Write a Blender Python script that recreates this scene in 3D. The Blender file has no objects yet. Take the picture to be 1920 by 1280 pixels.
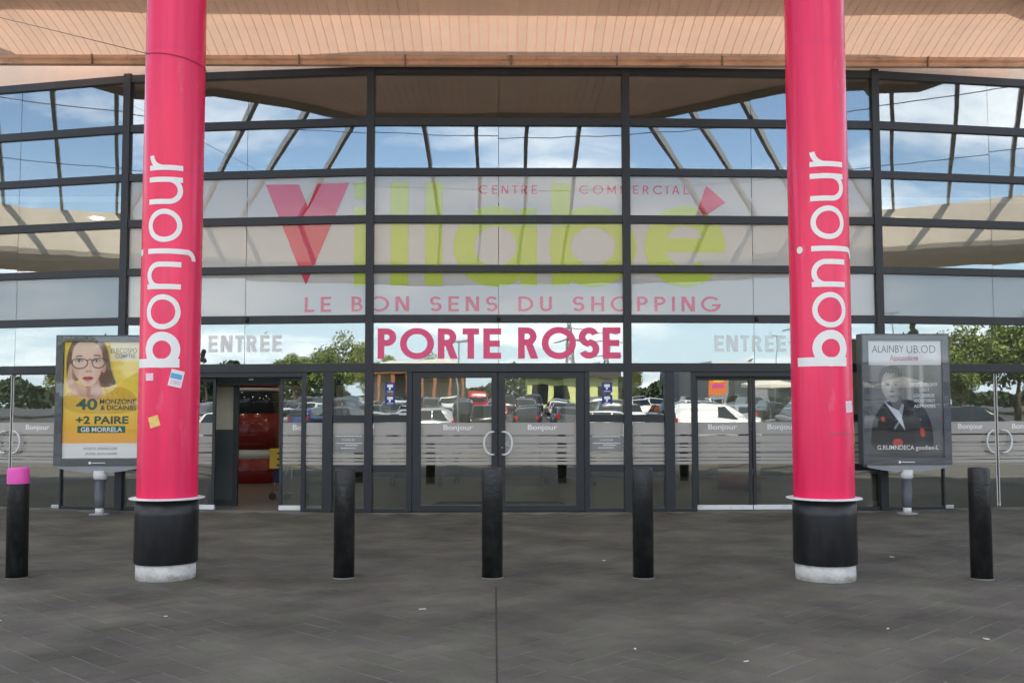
import bpy, bmesh, math, random
import numpy as np
from mathutils import Vector, Matrix
R = math.radians
random.seed(7); rng = np.random.default_rng(7)
sc = bpy.context.scene
col = sc.collection

# ---------------------------------------------------------------- camera, sky, sun, exposure
CAM = Vector((0, -16.15, 1.58))
YAW, PITCH, ROLL = .01298, .06517, -.00137
cd = bpy.data.cameras.new('camera'); cam = bpy.data.objects.new('camera', cd); col.objects.link(cam)
cd.sensor_width = 36; cd.lens = 36 * 1944.95 / 1920; cd.clip_end = 3000; cd.clip_start = .05
fw = Vector((math.sin(YAW) * math.cos(PITCH), math.cos(YAW) * math.cos(PITCH), math.sin(PITCH)))
rt = Vector((math.cos(YAW), -math.sin(YAW), 0)); up = rt.cross(fw)
rt2 = rt * math.cos(ROLL) + up * math.sin(ROLL); up2 = up * math.cos(ROLL) - rt * math.sin(ROLL)
M = Matrix((rt2, up2, -fw)).transposed().to_4x4(); M.translation = CAM
cam.matrix_world = M
sc.camera = cam

SUN_EL, SUN_AZ = 44, 6            # the sun stands behind the building
world = bpy.data.worlds.new('World'); sc.world = world; world.use_nodes = True
nt = world.node_tree; N = nt.nodes; N.clear()
def wn(t, **k):
    n = N.new(t)
    for a, b in k.items(): setattr(n, a, b)
    return n
sky = wn('ShaderNodeTexSky', sky_type='NISHITA', sun_disc=False, sun_elevation=R(SUN_EL), sun_rotation=R(SUN_AZ), air_density=1.0, dust_density=.25, ozone_density=2.0, altitude=300)
bg = wn('ShaderNodeBackground'); bg.inputs[1].default_value = .15
wo = wn('ShaderNodeOutputWorld')
tc = wn('ShaderNodeTexCoord')
sep = wn('ShaderNodeSeparateXYZ'); nt.links.new(tc.outputs['Generated'], sep.inputs[0])
zc = wn('ShaderNodeMath', operation='MAXIMUM'); zc.inputs[1].default_value = 0.0; nt.links.new(sep.outputs[2], zc.inputs[0])
za = wn('ShaderNodeMath', operation='ADD'); za.inputs[1].default_value = .16; nt.links.new(zc.outputs[0], za.inputs[0])
dx = wn('ShaderNodeMath', operation='DIVIDE'); nt.links.new(sep.outputs[0], dx.inputs[0]); nt.links.new(za.outputs[0], dx.inputs[1])
dy = wn('ShaderNodeMath', operation='DIVIDE'); nt.links.new(sep.outputs[1], dy.inputs[0]); nt.links.new(za.outputs[0], dy.inputs[1])
cb = wn('ShaderNodeCombineXYZ'); nt.links.new(dx.outputs[0], cb.inputs[0]); nt.links.new(dy.outputs[0], cb.inputs[1])
cn = wn('ShaderNodeTexNoise'); cn.inputs['Scale'].default_value = 1.15; cn.inputs['Detail'].default_value = 9; cn.inputs['Roughness'].default_value = .58; cn.inputs['Distortion'].default_value = .25
mp = wn('ShaderNodeMapping'); mp.inputs['Location'].default_value = (31.3, 2.2, 0); mp.inputs['Scale'].default_value = (1, 1.25, 1)
nt.links.new(cb.outputs[0], mp.inputs[0]); nt.links.new(mp.outputs[0], cn.inputs['Vector'])
cr = wn('ShaderNodeValToRGB'); cr.color_ramp.elements[0].position = .47; cr.color_ramp.elements[1].position = .68
nt.links.new(cn.outputs['Fac'], cr.inputs[0])
cn2 = wn('ShaderNodeTexNoise'); cn2.inputs['Scale'].default_value = 3.1; cn2.inputs['Detail'].default_value = 6
nt.links.new(mp.outputs[0], cn2.inputs['Vector'])
cc = wn('ShaderNodeMix', data_type='RGBA'); cc.inputs[6].default_value = (8.4, 9.0, 9.9, 1); cc.inputs[7].default_value = (11.6, 11.5, 11.3, 1)
nt.links.new(cn2.outputs['Fac'], cc.inputs[0])
mx = wn('ShaderNodeMix', data_type='RGBA')
cf = wn('ShaderNodeMath', operation='MULTIPLY'); cf.inputs[1].default_value = .9; nt.links.new(cr.outputs[0], cf.inputs[0])
hz = wn('ShaderNodeMapRange'); hz.inputs[1].default_value = 0; hz.inputs[2].default_value = .24; hz.inputs[3].default_value = .9; hz.inputs[4].default_value = 0; nt.links.new(zc.outputs[0], hz.inputs[0])
hb = wn('ShaderNodeMix', data_type='RGBA'); hb.inputs[7].default_value = (4.2, 5.6, 7.2, 1); nt.links.new(hz.outputs[0], hb.inputs[0]); nt.links.new(sky.outputs[0], hb.inputs[6])   # hazy air along the whole horizon
nt.links.new(cf.outputs[0], mx.inputs[0]); nt.links.new(hb.outputs[2], mx.inputs[6]); nt.links.new(cc.outputs[2], mx.inputs[7])
nt.links.new(mx.outputs[2], bg.inputs[0]); nt.links.new(bg.outputs[0], wo.inputs[0])

sl = bpy.data.lights.new('sun', 'SUN'); sl.energy = 4.2; sl.angle = R(.5); sl.color = (1, .94, .84)
so = bpy.data.objects.new('sun', sl); col.objects.link(so); so.rotation_euler = (R(-(90 - SUN_EL)), 0, R(-SUN_AZ)); so.location = (0, 30, 40)

vs = sc.view_settings; vs.view_transform = 'Standard'; vs.look = 'None'; vs.gamma = 1; vs.use_curve_mapping = False
vs.exposure = 1.42
vs.use_white_balance = True; vs.white_balance_temperature = 7000; vs.white_balance_tint = 11   # camera balanced for the shade
sc.render.engine = 'CYCLES'
sc.cycles.use_denoising = True; sc.cycles.max_bounces = 10; sc.cycles.transparent_max_bounces = 24; sc.cycles.glossy_bounces = 4
sc.cycles.sample_clamp_indirect = 6; sc.cycles.caustics_reflective = False; sc.cycles.caustics_refractive = False

# ---------------------------------------------------------------- materials
MAT = {}
def lin(r, g, b):
    f = lambda c: c / 12.92 if c <= .04045 else ((c + .055) / 1.055) ** 2.4
    return (f(r / 255), f(g / 255), f(b / 255), 1)
def mat(name, c, rough=.6, metal=0., spec=.5, var=0., vscale=3., bump=0., bscale=40., coat=0., emit=None, island=0., objrand=0., streak=False, coord='Object'):
    m = bpy.data.materials.new(name); m.use_nodes = True; MAT[name] = m
    t = m.node_tree; b = t.nodes['Principled BSDF']
    b.inputs['Base Color'].default_value = (*c[:3], 1); b.inputs['Roughness'].default_value = rough; b.inputs['Metallic'].default_value = metal
    b.inputs['Specular IOR Level'].default_value = spec; b.inputs['Coat Weight'].default_value = coat
    if emit: b.inputs['Emission Color'].default_value = (*emit[:3], 1); b.inputs['Emission Strength'].default_value = emit[3]
    tcn = t.nodes.new('ShaderNodeTexCoord'); last = None
    if var or island or objrand:
        n = t.nodes.new('ShaderNodeTexNoise'); n.inputs['Scale'].default_value = vscale; n.inputs['Detail'].default_value = 8; n.inputs['Roughness'].default_value = .62
        if streak:
            mpn = t.nodes.new('ShaderNodeMapping'); mpn.inputs['Scale'].default_value = (1, 1, .06); t.links.new(tcn.outputs[coord], mpn.inputs[0]); t.links.new(mpn.outputs[0], n.inputs['Vector'])
        else: t.links.new(tcn.outputs[coord], n.inputs['Vector'])
        mr = t.nodes.new('ShaderNodeMapRange'); mr.inputs[1].default_value = .28; mr.inputs[2].default_value = .72; mr.inputs[3].default_value = 1 - var; mr.inputs[4].default_value = 1 + var
        t.links.new(n.outputs['Fac'], mr.inputs[0]); val = mr.outputs[0]
        for amt, node, out in ((island, 'ShaderNodeNewGeometry', 'Random Per Island'), (objrand, 'ShaderNodeObjectInfo', 'Random')):
            if not amt: continue
            g = t.nodes.new(node); r2 = t.nodes.new('ShaderNodeMapRange'); r2.inputs[3].default_value = 1 - amt; r2.inputs[4].default_value = 1 + amt
            t.links.new(g.outputs[out], r2.inputs[0]); mu = t.nodes.new('ShaderNodeMath'); mu.operation = 'MULTIPLY'; t.links.new(val, mu.inputs[0]); t.links.new(r2.outputs[0], mu.inputs[1]); val = mu.outputs[0]
        v = t.nodes.new('ShaderNodeVectorMath'); v.operation = 'SCALE'; v.inputs[0].default_value = c[:3]; t.links.new(val, v.inputs['Scale'])
        t.links.new(v.outputs[0], b.inputs['Base Color'])
    if bump:
        n = t.nodes.new('ShaderNodeTexNoise'); n.inputs['Scale'].default_value = bscale; n.inputs['Detail'].default_value = 5
        t.links.new(tcn.outputs[coord], n.inputs['Vector'])
        bp = t.nodes.new('ShaderNodeBump'); bp.inputs['Strength'].default_value = bump; bp.inputs['Distance'].default_value = .02
        t.links.new(n.outputs['Fac'], bp.inputs['Height']); t.links.new(bp.outputs[0], b.inputs['Normal'])
    return m
def wear(name, c, scale, lo, hi, amt, zs=1., seed=0., rough=None):
    m = MAT[name]; t = m.node_tree; b = t.nodes['Principled BSDF']; tcn = t.nodes.new('ShaderNodeTexCoord'); mpn = t.nodes.new('ShaderNodeMapping'); mpn.inputs['Scale'].default_value = (1, 1, zs); mpn.inputs['Location'].default_value = (seed, seed, seed)
    n = t.nodes.new('ShaderNodeTexNoise'); n.inputs['Scale'].default_value = scale; n.inputs['Detail'].default_value = 7; n.inputs['Roughness'].default_value = .65
    t.links.new(tcn.outputs['Object'], mpn.inputs[0]); t.links.new(mpn.outputs[0], n.inputs['Vector'])
    r = t.nodes.new('ShaderNodeMapRange'); r.inputs[1].default_value = lo; r.inputs[2].default_value = hi; r.inputs[4].default_value = amt; t.links.new(n.outputs['Fac'], r.inputs[0])
    x = t.nodes.new('ShaderNodeMix'); x.data_type = 'RGBA'; x.inputs[7].default_value = (*c, 1); t.links.new(r.outputs[0], x.inputs[0])
    i = b.inputs['Base Color']
    if i.links: t.links.new(i.links[0].from_socket, x.inputs[6])
    else: x.inputs[6].default_value = i.default_value
    t.links.new(x.outputs[2], i)
def glass(name, fac, tint, wave=.0, wscale=1.2, refl=(.92, .95, .97)):
    m = bpy.data.materials.new(name); m.use_nodes = True; MAT[name] = m
    t = m.node_tree; t.nodes.clear(); o = t.nodes.new('ShaderNodeOutputMaterial')
    tr = t.nodes.new('ShaderNodeBsdfTransparent'); tr.inputs[0].default_value = (*tint, 1)
    g = t.nodes.new('ShaderNodeBsdfGlossy'); g.inputs['Roughness'].default_value = .003; g.inputs['Color'].default_value = (*refl, 1)
    mxn = t.nodes.new('ShaderNodeMixShader'); mxn.inputs[0].default_value = fac
    if wave:
        tcn = t.nodes.new('ShaderNodeTexCoord'); n = t.nodes.new('ShaderNodeTexNoise'); n.inputs['Scale'].default_value = wscale; n.inputs['Detail'].default_value = 1.5
        t.links.new(tcn.outputs['Object'], n.inputs['Vector']); bp = t.nodes.new('ShaderNodeBump'); bp.inputs['Strength'].default_value = 1; bp.inputs['Distance'].default_value = wave
        t.links.new(n.outputs['Fac'], bp.inputs['Height']); t.links.new(bp.outputs[0], g.inputs['Normal'])
    t.links.new(tr.outputs[0], mxn.inputs[1]); t.links.new(g.outputs[0], mxn.inputs[2]); t.links.new(mxn.outputs[0], o.inputs[0])
    return m
def film(name, c, alpha, trans=.4):
    m = bpy.data.materials.new(name); m.use_nodes = True; MAT[name] = m
    t = m.node_tree; t.nodes.clear(); o = t.nodes.new('ShaderNodeOutputMaterial')
    tr = t.nodes.new('ShaderNodeBsdfTransparent'); d = t.nodes.new('ShaderNodeBsdfDiffuse'); d.inputs[0].default_value = (*c[:3], 1)
    tl = t.nodes.new('ShaderNodeBsdfTranslucent'); tl.inputs[0].default_value = (*c[:3], 1)
    a = t.nodes.new('ShaderNodeMixShader'); a.inputs[0].default_value = trans; t.links.new(d.outputs[0], a.inputs[1]); t.links.new(tl.outputs[0], a.inputs[2])
    b = t.nodes.new('ShaderNodeMixShader'); b.inputs[0].default_value = alpha; t.links.new(tr.outputs[0], b.inputs[1]); t.links.new(a.outputs[0], b.inputs[2])
    t.links.new(b.outputs[0], o.inputs[0]); return m

mat('frame', (.018, .020, .023), .42, spec=.45, var=.12, vscale=2.)
mat('black_rubber', (.012, .012, .013), .6)
mat('black_paint', (.011, .012, .012), .40, var=.5, vscale=6, bump=.25, bscale=35)
mat('black_wrap', (.010, .010, .011), .36, var=.2, vscale=4)
mat('pink', (.92, .018, .105), .24, spec=.5, var=.16, vscale=5, streak=True, bump=.12, bscale=5)
mat('pink_band', (.80, .09, .42), .5, var=.08)
mat('grey_shaft', (.10, .115, .14), .45)
mat('white_vinyl', (.84, .83, .80), .45)
mat('concrete_white', (.62, .60, .56), .8, var=.22, vscale=9, bump=.4, bscale=30)
mat('steel', (.55, .55, .55), .32, metal=.9, var=.15)
mat('white_metal', (.72, .72, .71), .35)
mat('stucco', (.84, .66, .52), .9, bump=.7, bscale=120, var=.05)
mat('gutter', (.76, .48, .34), .55, var=.22, vscale=2.5)
mat('soffit_back', (.25, .19, .15), .9)
mat('roofing', (.35, .34, .33), .8)
mat('ring', (.74, .64, .52), .7, var=.06)
mat('rafter', (.36, .345, .31), .5)
mat('paver', (.090, .080, .069), .82, spec=.3, var=.5, vscale=.9, bump=.3, bscale=70, island=.09, objrand=.09, coord='Generated')
mat('joint_sand', (.155, .148, .125), .95, var=.5, vscale=2)
mat('slot', (.02, .02, .02), .9)
mat('asphalt', (.075, .075, .078), .9, var=.2, vscale=.4, bump=.2)
mat('forecourt', (.15, .138, .12), .9, var=.15, vscale=.5)
mat('line_paint', (.7, .7, .68), .7)
mat('tile_floor', (.20, .19, .165), .3, var=.12, vscale=1.5)
mat('int_wall', (.52, .46, .36), .8, var=.05)
mat('int_panel', (.72, .72, .68), .6)
mat('int_dark', (.045, .05, .05), .6)
mat('int_ceiling', (.5, .49, .46), .8)
mat('lamp', (1, .95, .85), .5, emit=(1, .86, .66, 24))
mat('red_shell', (.26, .012, .014), .34, coat=.2, spec=.6, var=.1)
mat('dark_screen', (.03, .04, .05), .12, spec=.7)
mat('yellow_board', (.80, .47, .03), .5)
mat('blue_fabric', (.02, .025, .09), .8)
mat('mat_dark', (.02, .02, .02), .95)
mat('wood_yellow', (.66, .45, .2), .6)
mat('mupi', (.075, .08, .088), .38, var=.1)
mat('mupi_light', (.26, .265, .27), .45, var=.1)
mat('post_white', (.62, .61, .58), .55, var=.1)
mat('green_ink', (.025, .09, .035), .6)
mat('dark_ink', (.035, .04, .035), .6)
mat('white_ink', (.82, .82, .80), .6)
mat('grey_ink', (.16, .17, .18), .6)
mat('pink_ink', (.5, .12, .2), .6)
mat('blue_sign', (.015, .025, .22), .4)
mat('sticker_paper', (.80, .62, .66), .6, var=.2, vscale=30)
mat('sticker_dim', (.34, .12, .12), .6)
mat('sticker_blue', (.12, .38, .68), .5)
mat('sticker_yellow', (.82, .58, .16), .6, var=.25, vscale=25)
mat('litter', (.62, .60, .54), .8)
mat('leaf', (.17, .22, .05), .7, island=.55, var=.25, vscale=.8)
mat('leaf_dark', (.03, .058, .024), .7, island=.5, var=.25, vscale=.8)
mat('bark', (.10, .075, .055), .9, var=.3)
mat('tyre', (.015, .015, .015), .8)
mat('car_glass', (.012, .015, .018), .05, spec=.8)
mat('tail', (.45, .01, .01), .3)
mat('brick_wood', (.34, .13, .06), .8, var=.2)
mat('shed_grey', (.22, .23, .25), .7)
mat('roof_dark', (.035, .035, .045), .7)
mat('canvas', (.70, .66, .55), .9)
mat('orange_panel', (.72, .16, .02), .5)
mat('yellow_ink', (.85, .55, .04), .5)
mat('magenta', (.65, .03, .25), .5)
mat('lime_wall', (.62, .66, .25), .7)
for k, c in dict(white=(.78, .78, .76), silver=(.42, .43, .44), grey=(.12, .125, .135), black=(.015, .015, .018), red=(.40, .02, .02), blue=(.03, .06, .18)).items():
    mat('car_' + k, c, .25, coat=.5, metal=.3 if k in ('silver', 'grey') else 0)
wear('pink', (.50, .03, .09), 3.2, .50, .68, .38, .10); wear('pink', (.86, .30, .40), 9, .62, .74, .22, .25, 5.)
wear('black_paint', (.075, .072, .066), 7, .52, .72, .5, .35, 2.); wear('black_wrap', (.06, .06, .058), 5, .52, .72, .35, .3, 1.)
wear('concrete_white', (.30, .25, .18), 6, .50, .66, .6, 1.4, 3.); wear('gutter', (.16, .09, .06), 2.2, .55, .70, .55, 2., 4.)
wear('plank', (.40, .28, .21), 1.1, .55, .75, .25, 1., 7.) if 'plank' in MAT else None
wear('frame', (.075, .075, .072), 2.5, .56, .75, .35, .4, 6.); wear('white_metal', (.4, .39, .36), 6, .5, .7, .4, 1., 2.)
glass('glass', .20, (.84, .89, .88), wave=.0013, wscale=1.3)
glass('door_glass', .205, (.78, .82, .78), wave=.0011, wscale=1.6)
glass('film_glass', .036, (1, 1, 1), wave=.0013, wscale=1.3)
glass('cover_glass', .03, (.97, .97, .97))
film('film', (.62, .60, .55), .95, .06)
film('film_grey', (.48, .445, .405), .95, .06)
film('film_plain', (.36, .385, .385), .88, .1)
film('ink_pink', (.74, .065, .12), .97, .06)
film('ink_green', (.56, .67, .11), .97, .06)
film('ink_rose', (.94, .145, .27), 1., .03)
film('ink_white', (.96, .92, .90), .55, .0)
film('ink_pale', (.96, .91, .88), .28, .0)
def board_mat(name, c, trans):
    m = mat(name, c, .6, objrand=.035, var=.05, vscale=1.5); t = m.node_tree; b = t.nodes['Principled BSDF']; o = t.nodes['Material Output']
    tl = t.nodes.new('ShaderNodeBsdfTranslucent'); x = t.nodes.new('ShaderNodeMixShader'); x.inputs[0].default_value = trans
    t.links.new(b.inputs['Base Color'].links[0].from_socket, tl.inputs[0]); t.links.new(b.outputs[0], x.inputs[1]); t.links.new(tl.outputs[0], x.inputs[2]); t.links.new(x.outputs[0], o.inputs[0])
board_mat('plank', (.86, .61, .47), .15)  # translucency added to the boards so sun from above makes the soffit glow
wear('plank', (.45, .30, .22), 1.1, .55, .75, .3, 1., 7.)
film('opal_sun_filter', (.85, .84, .82), 1., .5)  # for the added cover that passes dimmed sunlight to the soffit boards
film('info_film', (.36, .355, .34), .92, .2)

# ---------------------------------------------------------------- helpers
def tag(o, label=None, cat=None, group=None, kind=None):
    if label: o['label'] = label
    if cat: o['category'] = cat
    if group: o['group'] = group
    if kind: o['kind'] = kind
    return o
def empty(name, loc=(0, 0, 0), rz=0, label=None, cat=None, group=None):
    o = bpy.data.objects.new(name, None); col.objects.link(o); o.location = loc; o.rotation_euler = (0, 0, rz); o.empty_display_size = .2
    return tag(o, label, cat, group)
def link(name, me, m=None, parent=None, loc=None, rz=None):
    o = bpy.data.objects.new(name, me); col.objects.link(o)
    if m is not None and not me.materials: me.materials.append(MAT[m] if isinstance(m, str) else m)
    if parent is not None: o.parent = parent
    if loc is not None: o.location = loc
    if rz is not None: o.rotation_euler = (0, 0, rz)
    return o
class MB:
    def __init__(s): s.v = []; s.f = []; s.sm = []
    def add(s, vs, fs, smooth=False):
        n = len(s.v); s.v += [tuple(v) for v in vs]; s.f += [tuple(i + n for i in f) for f in fs]; s.sm += [smooth] * len(fs); return s
    def box(s, x0, x1, y0, y1, z0, z1, fn=None):
        vs = [(x, y, z) for z in (z0, z1) for y in (y0, y1) for x in (x0, x1)]
        if fn: vs = [fn(*v) for v in vs]
        return s.add(vs, [(0, 2, 3, 1), (4, 5, 7, 6), (0, 1, 5, 4), (2, 6, 7, 3), (0, 4, 6, 2), (1, 3, 7, 5)])
    def lathe(s, prof, n=32, a0=0., a1=2 * math.pi, cx=0, cy=0, caps=True, smooth=True):
        full = abs(a1 - a0 - 2 * math.pi) < 1e-6; m = n if full else n + 1
        vs = []
        for r, z in prof:
            for k in range(m):
                a = a0 + (a1 - a0) * k / n; vs.append((cx + r * math.sin(a), cy - r * math.cos(a), z))
        fs = []
        for i in range(len(prof) - 1):
            for k in range(n):
                k2 = (k + 1) % m if full else k + 1
                fs.append((i * m + k, i * m + k2, (i + 1) * m + k2, (i + 1) * m + k))
        s.add(vs, fs, smooth)
        if caps and full:
            b = len(s.v) - len(vs)
            s.f.append(tuple(b + k for k in range(m))[::-1]); s.sm.append(False)
            s.f.append(tuple(b + (len(prof) - 1) * m + k for k in range(m))); s.sm.append(False)
        return s
    def tube(s, pts, r, n=8, closed=False, smooth=True):
        pts = [Vector(p) for p in pts]; vs = []; m = len(pts)
        rr = r if isinstance(r, (list, tuple)) else [r] * m
        prev = None
        for i, p in enumerate(pts):
            d = (pts[min(i + 1, m - 1)] - pts[max(i - 1, 0)]).normalized()
            a = Vector((0, 0, 1)) if abs(d.z) < .9 else Vector((1, 0, 0))
            if prev is not None: a = prev
            x = (a - d * a.dot(d)).normalized(); y = d.cross(x); prev = x
            for k in range(n):
                t = 2 * math.pi * k / n; vs.append(p + x * math.cos(t) * rr[i] + y * math.sin(t) * rr[i])
        fs = [(i * n + k, i * n + (k + 1) % n, (i + 1) * n + (k + 1) % n, (i + 1) * n + k) for i in range(m - 1) for k in range(n)]
        s.add(vs, fs, smooth)
        b = len(s.v) - len(vs)
        s.f.append(tuple(b + k for k in range(n))[::-1]); s.sm.append(False); s.f.append(tuple(b + (m - 1) * n + k for k in range(n))); s.sm.append(False)
        return s
    def poly_prism(s, pts, z0, z1):
        n = len(pts); vs = [(x, y, z0) for x, y in pts] + [(x, y, z1) for x, y in pts]
        return s.add(vs, [tuple(range(n))[::-1], tuple(range(n, 2 * n))] + [(k, (k + 1) % n, n + (k + 1) % n, n + k) for k in range(n)])
    def mesh(s, name='mesh'):
        me = bpy.data.meshes.new(name); me.from_pydata(s.v, [], s.f); me.polygons.foreach_set('use_smooth', s.sm); me.update(); return me
    def build(s, name, m, parent=None, bevel=0., **k):
        me = s.mesh(name)
        if bevel:
            bm = bmesh.new(); bm.from_mesh(me); bmesh.ops.recalc_face_normals(bm, faces=bm.faces)
            bmesh.ops.bevel(bm, geom=list(bm.edges), offset=bevel, segments=2, affect='EDGES', profile=.6, clamp_overlap=True); bm.to_mesh(me); bm.free()
        return link(name, me, m, parent, **k)
def text_mesh(txt, size, align='CENTER', bold=0., shear=0., space=1.):
    c = bpy.data.curves.new('t', 'FONT'); c.body = txt; c.size = size; c.align_x = align; c.offset = bold; c.shear = shear; c.space_character = space; c.resolution_u = 4
    o = bpy.data.objects.new('t', c); col.objects.link(o)
    me = bpy.data.meshes.new_from_object(o.evaluated_get(bpy.context.evaluated_depsgraph_get()))
    bpy.data.objects.remove(o); bpy.data.curves.remove(c)
    return me
def fit_text(txt, x0, x1, z0, z1, fn, name, m, parent, bold=0., shear=0.):
    """flat printed text stretched to the box x0..x1, z0..z1; fn(x, z) -> 3D"""
    me = text_mesh(txt, 1., 'LEFT', bold, shear)
    co = np.zeros(len(me.vertices) * 3); me.vertices.foreach_get('co', co); co = co.reshape(-1, 3)
    mn, mxx = co.min(0), co.max(0)
    for v in me.vertices:
        x = x0 + (v.co.x - mn[0]) / (mxx[0] - mn[0]) * (x1 - x0); z = z0 + (v.co.y - mn[1]) / (mxx[1] - mn[1]) * (z1 - z0)
        v.co = fn(x, z)
    me.materials.clear(); return link(name, me, m, parent)

# ---- geometric sans lettering: every glyph is a set of bars, strokes and ring segments
class G:
    def __init__(s): s.p = []
    def quadgrid(s, c, n, m=1):     # c: 4 corners, n x m cells
        a, b, d, e = [np.array(q, float) for q in c]; V_ = []; F = []
        for j in range(m + 1):
            for i in range(n + 1):
                u, w = i / n, j / m; V_.append(tuple((a * (1 - u) + b * u) * (1 - w) + (e * (1 - u) + d * u) * w))
        for j in range(m):
            for i in range(n): k = j * (n + 1) + i; F.append((k, k + 1, k + n + 2, k + n + 1))
        s.p.append((V_, F))
    def bar(s, x0, y0, x1, y1): s.quadgrid([(x0, y0), (x1, y0), (x1, y1), (x0, y1)], max(1, int(abs(x1 - x0) / .09)), max(1, int(abs(y1 - y0) / .09))); return s
    def line(s, a, b, w):           # flat horizontal ends
        s.quadgrid([(a[0], a[1]), (a[0] + w, a[1]), (b[0] + w, b[1]), (b[0], b[1])], 2, 8); return s
    def arc(s, cx, cy, r, a0, a1, w, ry=None, n=None, rs=2):
        ry = ry or r; n = n or max(6, int(abs(a1 - a0) / 7)); V_ = []; F = []; m = rs
        for i in range(n + 1):
            a = R(a0 + (a1 - a0) * i / n)
            for q in range(m + 1): ww = w * q / m; V_.append((cx + (r - ww) * math.cos(a), cy + (ry - ww) * math.sin(a)))
        for i in range(n):
            for q in range(m):
                k = i * (m + 1) + q; F.append((k, k + 1, k + m + 2, k + m + 1) if a1 > a0 else (k, k + m + 1, k + m + 2, k + 1))
        s.p.append((V_, F)); return s
    def disc(s, cx, cy, r, n=20):
        s.p.append(([(cx + r * math.cos(2 * math.pi * k / n), cy + r * math.sin(2 * math.pi * k / n)) for k in range(n)], [tuple(range(n))])); return s
    def poly(s, pts): s.p.append((list(pts), [tuple(range(len(pts)))])); return s
    def bowl(s, x0, y0, y1, x1, w):
        r = (y1 - y0) / 2; xc = x1 - r; return s.bar(x0, y1 - w, xc, y1).bar(x0, y0, xc, y0 + w).arc(xc, y0 + r, r, -90, 90, w)
    def place(s, fn, name, m, parent):  # fn(x, y, k) -> 3D
        b = MB()
        for k, (V_, F) in enumerate(s.p): b.add([fn(x, y, k) for x, y in V_], F)
        return b.build(name, m, parent)
def glyph(ch, w):
    g = G(); W = .58
    if ch == 'L': g.bar(0, 0, w, 1).bar(w, 0, .5, w); W = .5
    elif ch == 'I': g.bar(0, 0, w, 1); W = w
    elif ch in 'EÉ':
        g.bar(0, 0, w, 1).bar(w, 0, .54, w).bar(w, 1 - w, .54, 1).bar(w, .5 - w / 2, .5, .5 + w / 2); W = .54
        if ch == 'É': g.poly([(.2, 1.06), (.3, 1.06), (.45, 1.22), (.3, 1.22)])
    elif ch == 'B': g.bar(0, 0, w, 1).bowl(w, .5 - w / 2, 1, .52, w).bowl(w, 0, .5 + w / 2, .58, w)
    elif ch == 'P': g.bar(0, 0, w, 1).bowl(w, .42, 1, .56, w); W = .56
    elif ch == 'R': g.bar(0, 0, w, 1).bowl(w, .42, 1, .56, w).line((.60 - w * 1.1, 0), (.22, .46), w * 1.15); W = .62
    elif ch == 'D': g.bar(0, 0, w, 1).bowl(w, 0, 1, .76, w); W = .76
    elif ch == 'O': g.arc(.5, .5, .515, 0, 360, w, n=44); W = 1
    elif ch == 'C': g.arc(.5, .5, .515, 42, 318, w, n=36); W = .9
    elif ch == 'G': g.arc(.5, .5, .515, 42, 352, w, n=38).bar(.56, .5 - w, .99, .5); W = 1
    elif ch == 'S':
        r = (1 + w) / 4 + .01; g.arc(.3, 1 - r, r, 25, 270, w, n=26).arc(.3, r, r, 90, -155, w, n=26); W = .6
    elif ch == 'N': g.bar(0, 0, w, 1).bar(.68 - w, 0, .68, 1).line((.68 - w * 1.35, 0), (w * .05, 1), w * 1.3); W = .68
    elif ch == 'M': g.bar(0, 0, w, 1).bar(.86 - w, 0, .86, 1).line((.43 - w * .55, .12), (w * .02, 1), w * 1.1).line((.43 - w * .55, .12), (.86 - w * 1.12, 1), w * 1.1); W = .86
    elif ch == 'A': g.line((0, 0), (.36 - w / 2, 1), w * 1.1).line((.74 - w * 1.1, 0), (.38 - w / 2, 1), w * 1.1).bar(.17, .26, .57, .26 + w); W = .74
    elif ch == 'H': g.bar(0, 0, w, 1).bar(.66 - w, 0, .66, 1).bar(w, .5 - w / 2, .66 - w, .5 + w / 2); W = .66
    elif ch == 'T': g.bar(.25 - w / 2, 0, .25 + w / 2, 1 - w).bar(0, 1 - w, .5, 1); W = .5
    elif ch == 'U': g.bar(0, .3, w, 1).bar(.6 - w, .3, .6, 1).arc(.3, .3, .3, 180, 360, w); W = .6
    elif ch == 'Y': g.line((.3 - w / 2, .42), (0, 1), w * 1.1).line((.3 - w / 2, .42), (.6 - w * 1.1, 1), w * 1.1).bar(.3 - w / 2, 0, .3 + w / 2, .45); W = .6
    return g, W

# ---------------------------------------------------------------- facade geometry: a faceted glazed bow of seven bays
L = 4.04
VLp = [(-L / 2, 0.)]; VRp = [(L / 2, 0.)]
L *= .99505
VLp = [(-L / 2, 0.)]; VRp = [(L / 2, 0.)]
for a in (.118, .251, .385): x, y = VLp[-1]; VLp.append((x - L * math.cos(a), y + L * math.sin(a)))
for a in (.0345, .160, .29): x, y = VRp[-1]; VRp.append((x + L * math.cos(a), y + L * math.sin(a)))
VV = [Vector((x, y, 0)) for x, y in VLp[::-1] + VRp]
KU, KZ = .99505, .9972; L = 4.04      # bays are laid out on a 4.04 m module
BE = [(VV[i + 1] - VV[i]).normalized() for i in range(7)]
BN = [Vector((e.y, -e.x, 0)) for e in BE]
def P(i, u, z, off=0.): q = VV[i] + BE[i] * (u * KU) + BN[i] * off; return (q.x, q.y, z * KZ)
def PS(s, z, off=0.):
    i = max(0, min(6, int(s // L))); return P(i, s - i * L, z, off)
def bbox(b, i, u0, u1, z0, z1, o0, o1): return b.box(u0, u1, o0, o1, z0, z1, lambda u, o, z: P(i, u, z, o))
def facade_y(x):
    for i in range(7):
        if VV[i].x <= x <= VV[i + 1].x: t = (x - VV[i].x) / (VV[i + 1].x - VV[i].x); return VV[i].y * (1 - t) + VV[i + 1].y * t
    return 3.

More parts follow.
